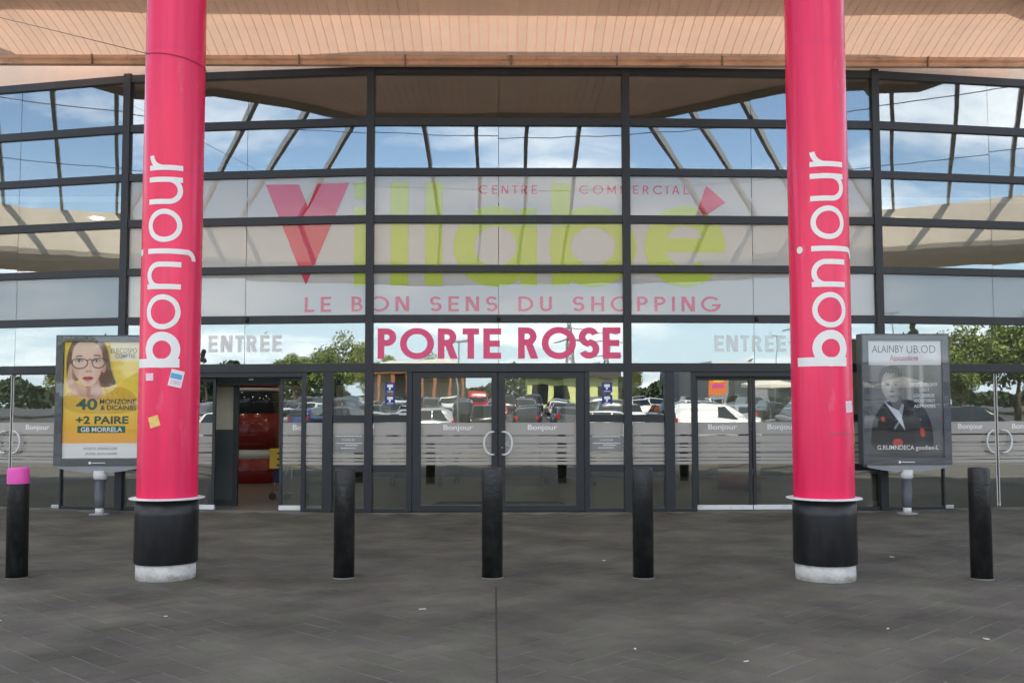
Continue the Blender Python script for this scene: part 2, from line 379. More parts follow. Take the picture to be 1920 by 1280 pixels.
# ================================================================ GROUND
def gz_park(y): return 0. if y > -40 else min((-40 - y) * .03, 2.1)
ys = [60, -40, -50, -60, -70, -80, -90, -100, -110, -500]
b = MB(); b.add([(x, y, gz_park(y) - .03) for y in ys for x in (-400, 400)], [(2 * k + 2, 2 * k + 3, 2 * k + 1, 2 * k) for k in range(len(ys) - 1)])
tag(b.build('car_park_ground', 'asphalt'), kind='structure')
plaza = MB().add([(-13, -19, -.0035), (13, -19, -.0035), (13, 3, -.0035), (-13, 3, -.0035)], [(0, 1, 2, 3)]).build('plaza', 'joint_sand')
tag(plaza, kind='structure')
tag(MB().add([(-40, -31, -.022), (40, -31, -.022), (40, 2.6, -.022), (-40, 2.6, -.022)], [(0, 1, 2, 3)]).build('forecourt', 'forecourt'), kind='structure')
w = .205; g_ = .007
cells = []
c45 = math.sqrt(.5)
for i in range(-140, 140):
    for j in range(-140, 140):
        d = (i - j) % 4
        if d == 0: p, q, hor = i + 1, j + .5, True
        elif d == 3: p, q, hor = i + .5, j + 1, False
        else: continue
        x = (p - q) * w * c45; y = (p + q) * w * c45 - 8
        if abs(x) < 12.6 and -18.7 < y < facade_y(x) - .25: cells.append((x, y, hor))
h1, h2 = w - g_ / 2, w / 2 - g_ / 2
pm = MB(); pb = .006
pm.add([(-h1, -h2, -.02), (h1, -h2, -.02), (h1, h2, -.02), (-h1, h2, -.02), (-h1, -h2, -.003), (h1, -h2, -.003), (h1, h2, -.003), (-h1, h2, -.003),
        (-h1 + pb, -h2 + pb, 0), (h1 - pb, -h2 + pb, 0), (h1 - pb, h2 - pb, 0), (-h1 + pb, h2 - pb, 0)],
       [(0, 1, 5, 4), (1, 2, 6, 5), (2, 3, 7, 6), (3, 0, 4, 7), (4, 5, 9, 8), (5, 6, 10, 9), (6, 7, 11, 10), (7, 4, 8, 11), (8, 9, 10, 11)])
# stone colour in plaza space so that stains run across the pavers
pmat = MAT['paver']; t = pmat.node_tree
geo = t.nodes.new('ShaderNodeNewGeometry')
for n in t.nodes:
    if n.type == 'TEX_NOISE':
        t.links.new(geo.outputs['Position'], n.inputs['Vector'])
hn = t.nodes.new('ShaderNodeTexNoise'); hn.inputs['Scale'].default_value = 2.3; hn.inputs['Detail'].default_value = 6; t.links.new(geo.outputs['Position'], hn.inputs['Vector'])
hm = t.nodes.new('ShaderNodeMix'); hm.data_type = 'RGBA'; hm.inputs[6].default_value = (.100, .095, .068, 1); hm.inputs[7].default_value = (.098, .084, .068, 1)
hr = t.nodes.new('ShaderNodeMapRange'); hr.inputs[1].default_value = .38; hr.inputs[2].default_value = .62; t.links.new(hn.outputs['Fac'], hr.inputs[0]); t.links.new(hr.outputs[0], hm.inputs[0])
for n in t.nodes:
    if n.type == 'VECT_MATH': t.links.new(hm.outputs[2], n.inputs[0])
pme = pm.mesh('paver'); pme.materials.append(pmat)
vis = lambda x, y: y < -5.9 and y > -10.4 and abs(x - .43) < (y + 16.1) * .5
near = sorted([c for c in cells if vis(c[0], c[1])], key=lambda c: c[1])
nearset = set(near[:300])
stuff = MB()
for x, y, hor in cells:
    ang = R(45) if hor else R(135)
    dz = random.uniform(-.0012, .0012)
    if (x, y, hor) in nearset:
        o = link('paver', pme, None, plaza, (x, y, dz), ang)
    else:
        ca, sa = math.cos(ang), math.sin(ang)
        stuff.add([(x + vx * ca - vy * sa, y + vx * sa + vy * ca, vz + dz) for vx, vy, vz in pm.v], pm.f)
tag(stuff.build('pavers', 'paver', plaza), kind='stuff')
MB().box(-.005, .005, -10.8, -6.75, -.004, .0018).build('expansion_joint', 'slot', plaza, loc=(-.055, 0, 0), rz=.0045)

# ================================================================ GLAZED ENTRANCE
FT = empty('glazed_entrance', (0, 0, 0), label='tall dark framed glass entrance front lettered PORTE ROSE over its double doors', cat='entrance')
ROWS = [(6.885, 7.007), (6.058, 6.187), (5.261, 5.381), (4.503, 4.631), (3.725, 3.843), (2.934, 3.06), (2.166, 2.300)]
HM = .062
for k in range(8):
    n = (BN[max(k - 1, 0)] + BN[min(k, 6)]).normalized(); e = Vector((-n.y, n.x, 0))
    b = MB(); b.box(-HM, HM, -.12, .06, 0.0, 7.012, lambda u, o, z: tuple(VV[k] + e * u + n * o + Vector((0, 0, z))))
    b.build('mullion', 'frame', FT, bevel=.006)
for i in range(7):
    for r, (z0, z1) in enumerate(ROWS):
        u0, u1 = HM - .004, L - HM + .004
        b = MB(); bbox(b, i, u0, u1, z0, z1, -.10, .045 + (.012 if r == 6 else 0)); b.build('transom', 'frame', FT, bevel=.005)
    # upper glazing: two panes a row with a butt joint
    seam = {2: .5, 4: .5}.get(i, .5) * L
    for r in range(6):
        z0, z1 = ROWS[r + 1][1] - .01, ROWS[r][0] + .01
        for u0, u1 in ((HM - .02, seam - .004), (seam + .004, L - HM + .02)):
            b = MB(); ta, tb, um_, zm_ = random.gauss(0, .0013), random.gauss(0, .0018), (u0 + u1) / 2, (z0 + z1) / 2
            b.box(u0, u1, -.008, 0, z0, z1, lambda u, o, z: P(i, u, z, o + (u - um_) * ta + (z - zm_) * tb)); pane = b.build('pane', 'film_glass' if (i in (2, 3, 4) and r in (2, 3, 4)) or (i in (0, 1, 5, 6) and r == 4) else 'glass', FT)
            if i in (2, 3, 4) and r in (2, 3, 4):
                fb = MB(); bbox(fb, i, u0 + .001, u1 - .001, z0, z1, -.0185, -.0175); fb.build('frosted_film', 'film', pane)
            if i in (0, 1, 5, 6) and r == 4:
                fb = MB(); bbox(fb, i, u0 + .001, u1 - .001, z0, z1, -.0185, -.0175); fb.build('tinted_film', 'film_plain', pane)
# ---- lettering on the glass
def fl(k): return -.012 - .0006 * k
def fo(k): return .0065 + .0005 * k
def word(txt, s0, s1, z0, z1, w, m, gap=.16, space=.5, fl=fl):
    gs = []; x = 0
    for ch in txt:
        if ch == ' ': x += space; continue
        g, W = glyph(ch, w); gs.append((g, x)); x += W + gap
    x -= gap; k = (s1 - s0) / x
    for g, gx in gs: g.place(lambda a, c, j, gx=gx: PS(s0 + (gx + a) * k, z0 + c * (z1 - z0), fl(j)), 'letter', m, FT)
B2, B3, B4 = 2 * L, 3 * L, 4 * L
word('PORTE', B3 + .128, B3 + 2.06, 2.372, 2.846, .2, 'ink_rose', gap=.13, fl=fo)
word('ROSE', B3 + 2.326, B3 + 3.935, 2.372, 2.862, .2, 'ink_rose', gap=.11, fl=fo)
word('ENTRÉE', B2 + 1.425, B2 + 2.627, 2.49, 2.755, .2, 'ink_white', gap=.16, fl=fo)
word('ENTRÉE', B4 + 1.386, B4 + 2.531, 2.48, 2.74, .2, 'ink_pale', gap=.16, fl=fo)
word('CENTRE', B3 + 1.713, B3 + 2.631, 4.978, 5.116, .13, 'ink_pink', gap=.42)
word('COMMERCIAL', B3 + 3.305, B4 + 1.007, 4.980, 5.114, .13, 'ink_pink', gap=.42)
word('LE BON SENS DU SHOPPING', B2 + 2.988, B4 + 1.496, 3.117, 3.352, .15, 'ink_pink', gap=.34, space=.72)
def lg(g, m, name='letter'): return g.place(lambda s, z, k: PS(s, z, fl(k)), name, m, FT)
s = B2
lg(G().poly([(s + 2.325, 5.163), (s + 3.002, 3.541), (s + 3.19, 3.985), (s + 3.021, 4.79), (s + 2.868, 5.152)]).poly([(s + 3.021, 4.79), (s + 3.19, 3.985), (s + 3.685, 5.155), (s + 3.165, 5.158)]), 'ink_pink')
lg(G().bar(s + 3.78, 4.907, s + 4.03, 5.164).bar(s + 3.78, 3.512, s + 4.03, 4.762), 'ink_green')
s = B3
lg(G().bar(s + .317, 3.526, s + .595, 5.165), 'ink_green'); lg(G().bar(s + .866, 3.525, s + 1.134, 5.162), 'ink_green')
lg(G().arc(s + 1.97, 4.143, .66, 0, 360, .325, ry=.64, n=60).bar(s + 2.37, 3.521, s + 2.626, 4.75), 'ink_green')
lg(G().arc(s + 3.51, 4.143, .69, 0, 360, .34, ry=.642, n=60).bar(s + 2.857, 3.521, s + 3.15, 5.155), 'ink_green')
s = B4
lg(G().arc(s + .935, 4.15, .645, -2, 352 - 38, .325, ry=.645, n=60).bar(s + .58, 4.054, s + 1.577, 4.278), 'ink_green')
lg(G().poly([(s + 1.291, 5.124), (s + 1.097, 4.60), (s + 1.30, 4.66), (s + 1.596, 4.853)]), 'ink_pink', 'accent')
# ---- small spotlights on the transom over the doors
for s_ in (B2 + 2.07, B3 + 2.02, B4 + 2.05):
    b = MB(); c0 = Vector(PS(s_, 3.0, .06)); b.lathe([(.004, -.045), (.022, -.04), (.03, -.01), (.03, .015), (.02, .03), (.004, .034)], 12)
    o = b.build('spotlight', 'black_rubber', FT, loc=c0)
# ---- lower storey
STR = [(1.377, 1.190), (1.163, 1.063), (1.034, .998), (.983, .922), (.889, .838), (.818, .787), (.770, .727)]
ZH = 2.166
def pane(i, u0, u1, z0, z1, par=FT, off=0., name='pane', m='door_glass'):
    b = MB(); bbox(b, i, u0, u1, z0, z1, off - .010, off); return b.build(name, m, par)
def stripes(i, u0, u1, par, off=0., word_=None, clip=(0, 9)):
    b = MB()
    for z1, z0 in STR:
        if z0 >= clip[0] and z1 <= clip[1]: bbox(b, i, u0, u1, z0, z1, off + .001, off + .0018)
    o = b.build('striped_film', 'film_grey', par)
    if word_:
        fit_text('Bonjour', word_[0], word_[1], 1.238, 1.345, lambda u, z: P(i, u, z, off + .0024), 'lettering', 'white_vinyl', par, .015)
    return o
def bar(i, u0, u1, z0, z1, o0=-.06, o1=.03, par=FT, name='jamb', m='frame'):
    b = MB(); bbox(b, i, u0, u1, z0, z1, o0, o1); return b.build(name, m, par, bevel=.004)
def sidelight(i, u0, u1, lab=False):
    for z0, z1, nm in ((0.0, .058, 'sill_rail'), (.618, .727, 'transom'), (1.385, 1.498, 'transom')):
        bar(i, u0 - .01, u1 + .01, z0, z1, -.07, .024, name=nm)
    for z0, z1 in ((.05, .626), (.72, 1.392), (1.49, ZH + .01)): pane(i, u0 - .008, u1 + .008, z0, z1)
    stripes(i, u0, u1, FT)
def handle(i, u, sgn, par, z=1.06, off=.03, hw=.155, hh=.175, r=.016):
    pts = [Vector(P(i, u, z + hh, off))]
    for k in range(13):
        a = R(90 - k * 15); pts.append(Vector(P(i, u + sgn * (.03 + (hw - .03) * math.cos(a)), z + hh * math.sin(a), off + .06)))
    pts.append(Vector(P(i, u, z - hh, off)))
    return MB().tube(pts, r, 10).build('handle', 'white_metal', par)
# centre bay
sidelight(3, .074, .585); sidelight(3, 3.44, 3.968)
bar(3, .585, .672, 0, ZH + .005, -.08, .036); bar(3, 3.362, 3.44, 0, ZH + .005, -.08, .036)
for u0, u1, hu, sg in ((.675, 1.994, 1.95, -1), (2.024, 3.36, 2.075, 1)):
    d = empty('door', (0, 0, 0)); d.parent = FT; D0, D1 = -.05, .022
    for a, b_, z0, z1 in ((u0, u0 + (.135 if sg < 0 else .10), .012, ZH - .004), (u1 - (.085 if sg < 0 else .132), u1, .012, ZH - .004)): bar(3, a, b_, z0, z1, D0, D1, d, 'stile')
    ga, gb = u0 + (.135 if sg < 0 else .10), u1 - (.085 if sg < 0 else .132)
    bar(3, ga - .002, gb + .002, .012, .108, D0 + .002, D1 - .002, d, 'bottom_rail'); bar(3, ga - .002, gb + .002, 2.072, ZH - .004, D0 + .002, D1 - .002, d, 'top_rail')
    pane(3, ga - .008, gb + .008, .10, 2.08, d, -.01)
    um = (ga + gb) / 2 + .03
    stripes(3, ga, gb, d, -.01, (um - .23, um + .23))
    handle(3, hu, sg, d)
bar(3, 1.990, 2.028, .012, ZH - .004, -.045, .012, FT, 'meeting_seal', 'black_rubber')
MB().lathe([(.013, -.01), (.013, .01)], 12).build('lock', 'steel', FT, loc=P(3, 2.075, .99, .03))
# side bays with sliding doors
def sliding_bay(i, mir, open_):
    U = (lambda u: L - u) if mir else (lambda u: u)
    def sp(a, b): a, b = U(a), U(b); return min(a, b), max(a, b)
    for a, b_ in ((.078, .570), (3.47, 3.962)): sidelight(i, *sp(a, b_))
    for a, b_ in ((.574, .730), (3.31, 3.466)): bar(i, *sp(a, b_), 0, ZH + .006, -.12, .05, name='post')
    for a, b_, c, e_ in ((.735, 1.004, 1.004, 1.075), (3.036, 3.305, 2.965, 3.036)):
        u0, u1 = sp(a, b_); pane(i, u0 - .01, u1 + .006, .04, ZH); stripes(i, u0, u1, FT); bar(i, u0, u1, 0, .05, -.05, .02, name='sill_rail')
        bar(i, *sp(c, e_), 0, ZH, -.06, .028, name='jamb')
    bar(i, *sp(1.075, 2.965), ZH - .075, ZH + .003, -.20, .03, name='door_track')
    for k, (a, b_) in enumerate(((1.080, 1.985), (2.0, 2.96))):
        sh = open_[k]; a += sh; b_ += sh
        d = empty('sliding_door', (0, 0, 0)); d.parent = FT; of = -.11
        u0, u1 = sp(a, b_); o0, o1 = of - .03, of + .012
        bar(i, u0, u0 + .05, .085, ZH - .078, o0, o1, d, 'stile'); bar(i, u1 - .05, u1, .085, ZH - .078, o0, o1, d, 'stile')
        bar(i, u0, u1, .012, .085, o0 - .004, o1 + .004, d, 'bottom_rail', 'white_metal')
        bar(i, u0 + .048, u1 - .048, ZH - .13, ZH - .079, o0 + .002, o1 - .002, d, 'top_rail')
        pane(i, u0 + .04, u1 - .04, .08, ZH - .125, d, of)
        um = (u0 + u1) / 2
        stripes(i, u0 + .05, u1 - .05, d, of, (um - .24, um + .22))
sliding_bay(4, False, (0, 0))
sliding_bay(2, True, (-.52, .52))
# outer bays: frameless glass doors
for i in (1, 5):
    for u0, u1, nm in ((.07, 1.02, 0), (1.06, 1.985, -1), (2.015, 2.94, 1), (2.98, 3.97, 0)):
        if nm == 0:
            pane(i, u0, u1, .04, ZH); stripes(i, u0, u1, FT); bar(i, u0, u1, 0, .05, -.05, .02, name='sill_rail')
            ua, ub = (u1, u1 + .03) if u0 < 1 else (u0 - .03, u0)
            bar(i, ua, ub, 0, ZH, -.05, .03)
        else:
            d = empty('glass_door', (0, 0, 0)); d.parent = FT
            pane(i, u0, u1, .02, ZH - .01, d)
            um = (u0 + u1) / 2 + .02
            stripes(i, u0, u1, d, 0, (um - .22, um + .22))
            ue = u1 if nm < 0 else u0
            bar(i, ue - (.012 if nm < 0 else -.001), ue + (-.001 if nm < 0 else .012), .03, ZH - .012, -.014, .006, d, 'edge_strip', 'white_metal')
            handle(i, ue - nm * -.05, nm, d, off=.004)
            uc = u0 if nm < 0 else u1
            bar(i, min(uc, uc - nm * .14), max(uc, uc - nm * .14), .005, .06, -.022, .014, d, 'pivot_shoe', 'steel')
for i in (0, 6):
    for u0, u1 in ((.07, 2.0), (2.04, 3.97)): pane(i, u0, u1, .04, ZH); stripes(i, u0, u1, FT)
    bar(i, .06, 3.98, 0, .05, -.05, .02, name='sill_rail')
# notices and stickers
for i, u0, u1, z0, z1 in ((2, 3.475, 3.965, .925, 1.20), (3, 3.45, 3.955, .93, 1.185)):
    b = MB(); bbox(b, i, u0, u1, z0, z1, .0022, .0032); n_ = b.build('notice', 'info_film', FT)
    fit_text('E EASE JR', u0 + (u1 - u0) * .3, u0 + (u1 - u0) * .7, z0 + (z1 - z0) * .6, z0 + (z1 - z0) * .74, lambda u, z: P(i, u, z, .0038), 'lettering', 'white_vinyl', n_)
    b = MB()
    for a, e_, f_ in ((.88, .06, .94), (.47, .08, .94), (.36, .4, .8), (.2, .25, .72)):
        k_ = e_
        while k_ < f_ - .02: q_ = min(f_, k_ + random.uniform(.03, .09)); bbox(b, i, u0 + (u1 - u0) * k_, u0 + (u1 - u0) * q_, z0 + (z1 - z0) * a, z0 + (z1 - z0) * a + .012, .0034, .0038); k_ = q_ + .014
    tag(b.build('small_print', 'white_vinyl', n_), kind='stuff')
for u0, u1 in ((.25, .403), (3.635, 3.80)):
    for z0, z1 in ((1.845, 2.0), (1.66, 1.805)):
        b = MB(); bbox(b, 3, u0, u1, z0, z1, .001, .002); st = b.build('sticker', 'blue_sign', FT)
        g = G(); uu = (u0 + u1) / 2; zz = (z0 + z1) / 2 + .01
        g.bar(uu - .045, zz - .005, uu + .045, zz + .04).bar(uu - .02, zz - .045, uu + .012, zz - .006)
        g.place(lambda x, y, k: P(3, x, y, .0026 + .0004 * k), 'pictogram', 'white_vinyl', st)
        b = MB(); bbox(b, 3, uu - .05, uu + .05, z0 + .012, z0 + .022, .0022, .003); b.build('caption', 'white_vinyl', st)

# ================================================================ UPPER WALL, SOFFIT, CANOPY
BW = empty('mall_building', (0, 3, 0), label='peach rendered wall and flat roof mass rising over the glass front', cat='building')
for i in range(7):
    b = MB(); bbox(b, i, 0, L, 7.013, 7.45, -.30, .012)
    o = b.build('upper_wall', 'stucco', BW); o.location = -BW.location
b = MB(); b.poly_prism([(p.x, p.y + .28) for p in VV] + [(40, 5), (40, 30), (-40, 30), (-40, 5)], 7.3, 7.5); o = b.build('roof', 'roofing', BW); o.location = -BW.location
for sgn in (-1, 1):
    b = MB(); x0, x1 = sorted((sgn * 13.9, sgn * 40)); b.box(x0, x1, 2.7, 3.2, 0, 7.29); o = b.build('side_wall', 'stucco', BW); o.location = -BW.location

CN = empty('entrance_canopy', (0, 0, 7), label='peach boarded eaves soffit with gutter and skylight rafters over the entrance', cat='canopy')
def cpart(b, name, m, **k): o = b.build(name, m, CN, **k); o.location = (0, 0, -7); return o
EDGE = [(-8.12, -.36), (-8.0, -1.5), (-7.3, -1.9), (-5.87, -2.0), (-4.85, -3.03), (-3.84, -4.5), (3.2, -4.5), (5.44, -2.4), (7.6, -1.95), (8.4, -1.6), (8.55, -.36)]
def front(x):
    for (x0, y0), (x1, y1) in zip(EDGE, EDGE[1:]):
        if x0 <= x <= x1: return y0 + (y1 - y0) * (x - x0) / (x1 - x0)
ZS, ZE = 7.08, 7.52
def gy(x):
    a = max(0, abs(x) - 2.6) / 5.3
    return -.16 + (.42 if x < 0 else .24) * a ** 1.5
def gz(x): return (gy(x) + .16) * .337
def cove(x, t):
    GB = gy(x); yf = front(x) + .02; y = GB + (yf - GB) * t; D_ = GB - yf; z0 = ZS + gz(x)
    return y, z0 + (ZE - z0) * (1 - (1 - min(1, t * max(1, D_ / 2.6))) ** 2.1)
PW = .146
for k in range(int(-8.08 / PW), int(8.5 / PW)):
    x0, x1 = k * PW + .002, (k + 1) * PW - .002
    b = MB(); n = 9; vs = []; fs = []
    for j in range(n + 1):
        t = (j / n) ** 1.25
        for x in (x0, x1):
            y, z = cove(x, t); vs.append((x, y, z))
        for x in (x0, x1):
            y, z = cove(x, t); vs.append((x, y, z + .018))
    for j in range(n):
        a = 4 * j; fs += [(a, a + 1, a + 5, a + 4), (a + 1, a + 3, a + 7, a + 5), (a + 2, a, a + 4, a + 6)]
    b.add(vs, fs); cpart(b, 'soffit_board', 'plank')
b = MB(); n = 9; vs = []; fs = []
for k in range(int(-8.08 / PW), int(8.5 / PW) + 1):
    q0 = len(vs)
    for j in range(n + 1):
        for x in (k * PW - .005, k * PW + .005): y, z = cove(x, (j / n) ** 1.25); vs.append((x, y, z + .0185))
    fs += [(q0 + 2 * j, q0 + 2 * j + 1, q0 + 2 * j + 3, q0 + 2 * j + 2) for j in range(n)]
cpart(b.add(vs, fs), 'soffit_backing', 'plank')
b = MB(); b.poly_prism([(x, y) for x, y in EDGE] + [(7.6, -.95), (-7.3, -.95)], 7.60, 7.70); cpart(b, 'eaves_sun_filter', 'opal_sun_filter')  # added cover, stopped short of the wall so sun brightens the boards near the gutter
cpart(MB().tube([(x, y - .02, 7.55) for x, y in EDGE], .15, 14), 'rolled_rim', 'ring')
# gutter in lengths with joint straps
x = -8.1
while x < 8.3:
    b = MB(); x1 = x + 1.66; ns = 6; vs = []; fs = []
    for q in range(ns + 1):
        xx = x + .003 + (x1 - x - .006) * q / ns; GB = gy(xx); dz = gz(xx)
        prof = [(GB + .06, 6.965), (GB + .02, 6.945), (GB - .03, 6.965), (GB - .045, 7.0), (GB - .015, 7.025), (GB - .05, 7.055), (GB - .06, 7.105), (GB - .04, 7.12), (GB + .06, 7.12)]
        vs += [(xx, y, z + dz) for y, z in prof]; m_ = len(prof)
    fs = [(q * m_ + j, q * m_ + (j + 1) % m_, (q + 1) * m_ + (j + 1) % m_, (q + 1) * m_ + j) for q in range(ns) for j in range(m_)] + [tuple(range(m_))[::-1], tuple(range(ns * m_, ns * m_ + m_))]
    b.add(vs, fs); cpart(b, 'gutter', 'gutter')
    GB = gy(x); b = MB(); b.box(x - .010, x + .010, GB - .075, GB - .02, 6.965 + gz(x), 7.13 + gz(x)); cpart(b, 'gutter_strap', 'soffit_back')
    x = x1
# skylight rafters
RC = Vector((-.4, 5.6)); RR = 23.6
def rafter(x, y, ang):
    d = Vector((math.sin(R(ang)), -math.cos(R(ang)))); p = Vector((x, y)) - d * (2.4 if abs(x) > 9 else .35)
    q = p - RC; bq = q.dot(d); t = -bq + math.sqrt(bq * bq - q.dot(q) + RR * RR); e = Vector((d.y, -d.x)); b = MB()
    def f(u, v, z): r_ = p + d * u + e * v; return (r_.x, r_.y, z)
    b.box(.3, t + .1, -.042, .042, 7.58, 7.78, f); cpart(b, 'rafter', 'rafter')
for a in ((-1.56, -4.5, -1.8), (-.46, -4.5, -.8), (.59, -4.5, .9), (1.69, -4.5, 2.6), (-2.85, -4.5, -14), (2.5, -4.5, 13),
          (-3.9, -4.4, -29.8), (-4.6, -3.6, -33.2), (-5.2, -2.6, -34.1), (-6.1, -1.9, -38), (-7.0, -1.4, -44), (-7.9, -.9, -48.8), (-9.3, -.62, -50.7), (-10.8, -.5, -53), (-12.2, -.45, -56),
          (3.2, -4.5, 21.9), (3.95, -3.75, 23.9), (4.7, -2.9, 25.6), (5.6, -2.4, 30), (6.6, -1.9, 35), (7.55, -1.3, 39.4), (8.6, -.8, 41.2), (9.9, -.6, 43.4), (11.4, -.5, 46)): rafter(*a)
# ring beam far out over the forecourt
b = MB(); n = 64; prof = [(RR, 7.62), (RR, 6.36), (RR + .06, 6.22), (RR + .22, 6.06), (RR + .5, 5.88), (RR + .9, 5.78), (RR + 1.3, 5.86), (RR + 1.5, 6.1), (RR + 1.5, 7.7)]
vs = []; m_ = len(prof)
for k in range(n + 1):
    a = R(-84 + 168 * k / n)
    for r_, z in prof: vs.append((RC.x + r_ * math.sin(a), RC.y - r_ * math.cos(a), z))
fs = [(k * m_ + j, k * m_ + (j + 1) % m_, (k + 1) * m_ + (j + 1) % m_, (k + 1) * m_ + j) for k in range(n) for j in range(m_)] + [tuple(range(m_)), tuple(range(n * m_, n * m_ + m_))[::-1]]
cpart(b.add(vs, fs), 'ring_beam', 'ring')
for r_, z in ((12.3, 7.52), (17.5, 7.5)):
    cpart(MB().tube([(r_ * math.sin(R(a)), 6 - r_ * math.cos(R(a)), z) for a in range(-60, 61, 5)], .010, 5), 'tie_cable', 'grey_shaft')

# ================================================================ PINK COLUMNS
def column(x, y, label, sk):
    c = empty('entrance_column', (x, y, 0), label=label, cat='column', group='pink entrance columns')
    Rr = .280
    MB().lathe([(.272, -.02), (.274, .07), (.270, .165)], 48).build('plinth', 'concrete_white', c)
    MB().lathe([(.288, .148), (.293, .16), (.291, .60), (.292, .742)], 48).build('black_wrap', 'black_wrap', c)
    MB().lathe([(.28, .738), (.345, .742), (.347, .752), (.28, .758)], 48, caps=False).build('collar', 'white_metal', c)
    MB().lathe([(Rr - .008, .75), (Rr - .008, 7.60)], 48).build('shaft', 'grey_shaft', c)
    b = MB(); n = 56; a0, a1 = R(-106), R(106)
    zz = [.758] + list(np.linspace(1.2, 7.45, 14)); pf = [(Rr + (.004 if i_ % 5 == 2 else 0) * .2, z) for i_, z in enumerate(zz)]
    b.lathe(pf, n, a0, a1); b.lathe([(Rr - .007, z) for z in (7.45, .758)], n, a0, a1)
    for a in (a0, a1):
        b.add([(r_ * math.sin(a), -r_ * math.cos(a), z) for r_ in (Rr - .007, Rr) for z in (.758, 7.45)], [(0, 2, 3, 1)])
    b.build('pink_cladding', 'pink', c)
    b = MB(); b.lathe([(Rr + .0012, 3.82), (Rr + .0012, 3.824)], n, a0, a1); b.lathe([(Rr + .0012, 5.02), (Rr + .0012, 5.024)], n, a0, a1); b.build('cladding_seam', 'magenta', c)
    TH = R(35)
    def pt(z, h, k=0): a = TH - h / Rr; r_ = Rr + .0022 + .0004 * k; return (r_ * math.sin(a), -r_ * math.cos(a), z)
    xh = .325; zf = lambda yy: 3.997 - (yy - 300) / 193.1
    def put(g, z0, sc_=1): g.place(lambda a, h, k: pt(z0 + a, h, k), 'letter', 'white_vinyl', c)
    def vb(g, z0, z1, h0, h1): return g.quadgrid([(z0, h0), (z1, h0), (z1, h1), (z0, h1)], 2, max(2, int((h1 - h0) / .02)))
    w1 = .048; wb = .082
    g = G(); vb(g, 0, wb, 0, .49); g.arc(.165, .163, .168, 0, 360, wb, n=48, rs=4); put(g, zf(691))
    g = G(); g.arc(.162, .162, .164, 0, 360, w1, n=48); put(g, zf(622))
    g = G(); vb(g, 0, w1, 0, xh); vb(g, .258 - w1, .258, 0, .2); g.arc(.129, .198, .129, 0, 180, w1); put(g, zf(549.5))
    g = G(); vb(g, 0, w1, -.05, xh); g.arc(-.055, -.05, .055 + w1, 0, -90, w1); g.disc(w1 / 2, xh + .115, .034); put(g, zf(485))
    g = G(); g.arc(.155, .162, .157, 0, 360, w1, ry=.164, n=48); put(g, zf(463.5))
    g = G(); vb(g, 0, w1, .127, xh); vb(g, .258 - w1, .258, 0, xh); g.arc(.129, .127, .129, 180, 360, w1); put(g, zf(394.5))
    g = G(); vb(g, 0, w1, 0, xh); g.arc(.15, xh - .15, .15, 95, 180, w1, n=10); put(g, zf(332))
    def decal(name, m, th, z, hw, hh, rot=0, k=0, nn=6, shape=None):
        b = MB(); vs = []; fs = []
        for j in range(2):
            for q in range(nn + 1):
                u = -hw + 2 * hw * q / nn; v = (-hh, hh)[j]
                uu = u * math.cos(rot) - v * math.sin(rot); vv_ = u * math.sin(rot) + v * math.cos(rot)
                a = R(th) + uu / Rr; r_ = Rr + .0022 + .0005 * k; vs.append((r_ * math.sin(a), -r_ * math.cos(a), z + vv_))
        for q in range(nn): fs.append((q, q + 1, nn + 2 + q, nn + 1 + q))
        b.add(vs, fs); return b.build(name, m, c)
    for d in sk: decal(*d)
    return c
column(-3.147, -6.184, 'pink clad column carrying a blue and white sticker below its white bonjour lettering',
       [('sticker', 'sticker_paper', -22, 1.885, .042, .034, 0), ('sticker', 'white_vinyl', 30, 1.87, .062, .078, -.22), ('sticker_print', 'sticker_blue', 30, 1.89, .052, .024, -.22, 1), ('sticker_print', 'sticker_paper', 29, 1.83, .05, .02, -.22, 1), ('sticker', 'sticker_yellow', -10, 1.47, .05, .05, .3)])
column(3.054, -6.377, 'pink clad column with a dark scuff and a yellow strip beside its bonjour lettering',
       [('sticker', 'sticker_paper', 42, 1.60, .055, .052, .05), ('sticker', 'sticker_yellow', 68, 1.33, .03, .08, 0), ('scuff', 'grey_shaft', 19, 1.352, .11, .004, 0.02)])
# wire strapped round one column
b = MB(); b.tube([(-7.6, -1.2, 7.38), (-5.6, -3.65, 6.25), (-3.37, -6.36, 4.985)], .0035, 6)
w_ = b.build('tie_wire', 'black_rubber'); tag(w_, 'thin dark wire running from the eaves down to the pink column', 'wire')
MB().tube([(-3.147 + .293 * math.sin(R(a)), -6.184 - .293 * math.cos(R(a)), 4.985 - .0007 * (a + 60)) for a in range(-60, 121, 6)], .0028, 6).build('wire_strap', 'black_rubber', w_)

# ================================================================ BOLLARDS
def bollard(x, y, label, h=1.03, band=False, tilt=0):
    b = MB().lathe([(.098, -.03), (.098, h - .025), (.094, h - .008), (.080, h), (.02, h + .004)], 32)
    c = empty('bollard', (x, y, 0), label=label, cat='bollard', group='black bollards in front of the doors')
    c.rotation_euler = (0, tilt, random.random() * 6)
    b.build('post', 'black_paint', c)
    MB().lathe([(.1, h * .845), (.1006, h * .85), (.1, h * .855)], 32, caps=False).build('cap_seam', 'black_rubber', c)
    MB().lathe([(.104, -.01), (.112, .004), (.104, .012)], 32, caps=False).build('foot', 'joint_sand', c)
    if band: MB().lathe([(.0995, h - .145), (.0995, h - .02), (.095, h - .004), (.081, h + .004), (.005, h + .008)], 32, caps=False).build('pink_band', 'pink_band', c)
bollard(-4.551, -6.17, 'black bollard with a bright pink painted top', band=True, tilt=.012)
bollard(-1.459, -6.235, 'plain black bollard nearest the column that carries the blue and white sticker')
bollard(-.061, -6.265, 'plain black bollard in front of the closed central double doors')
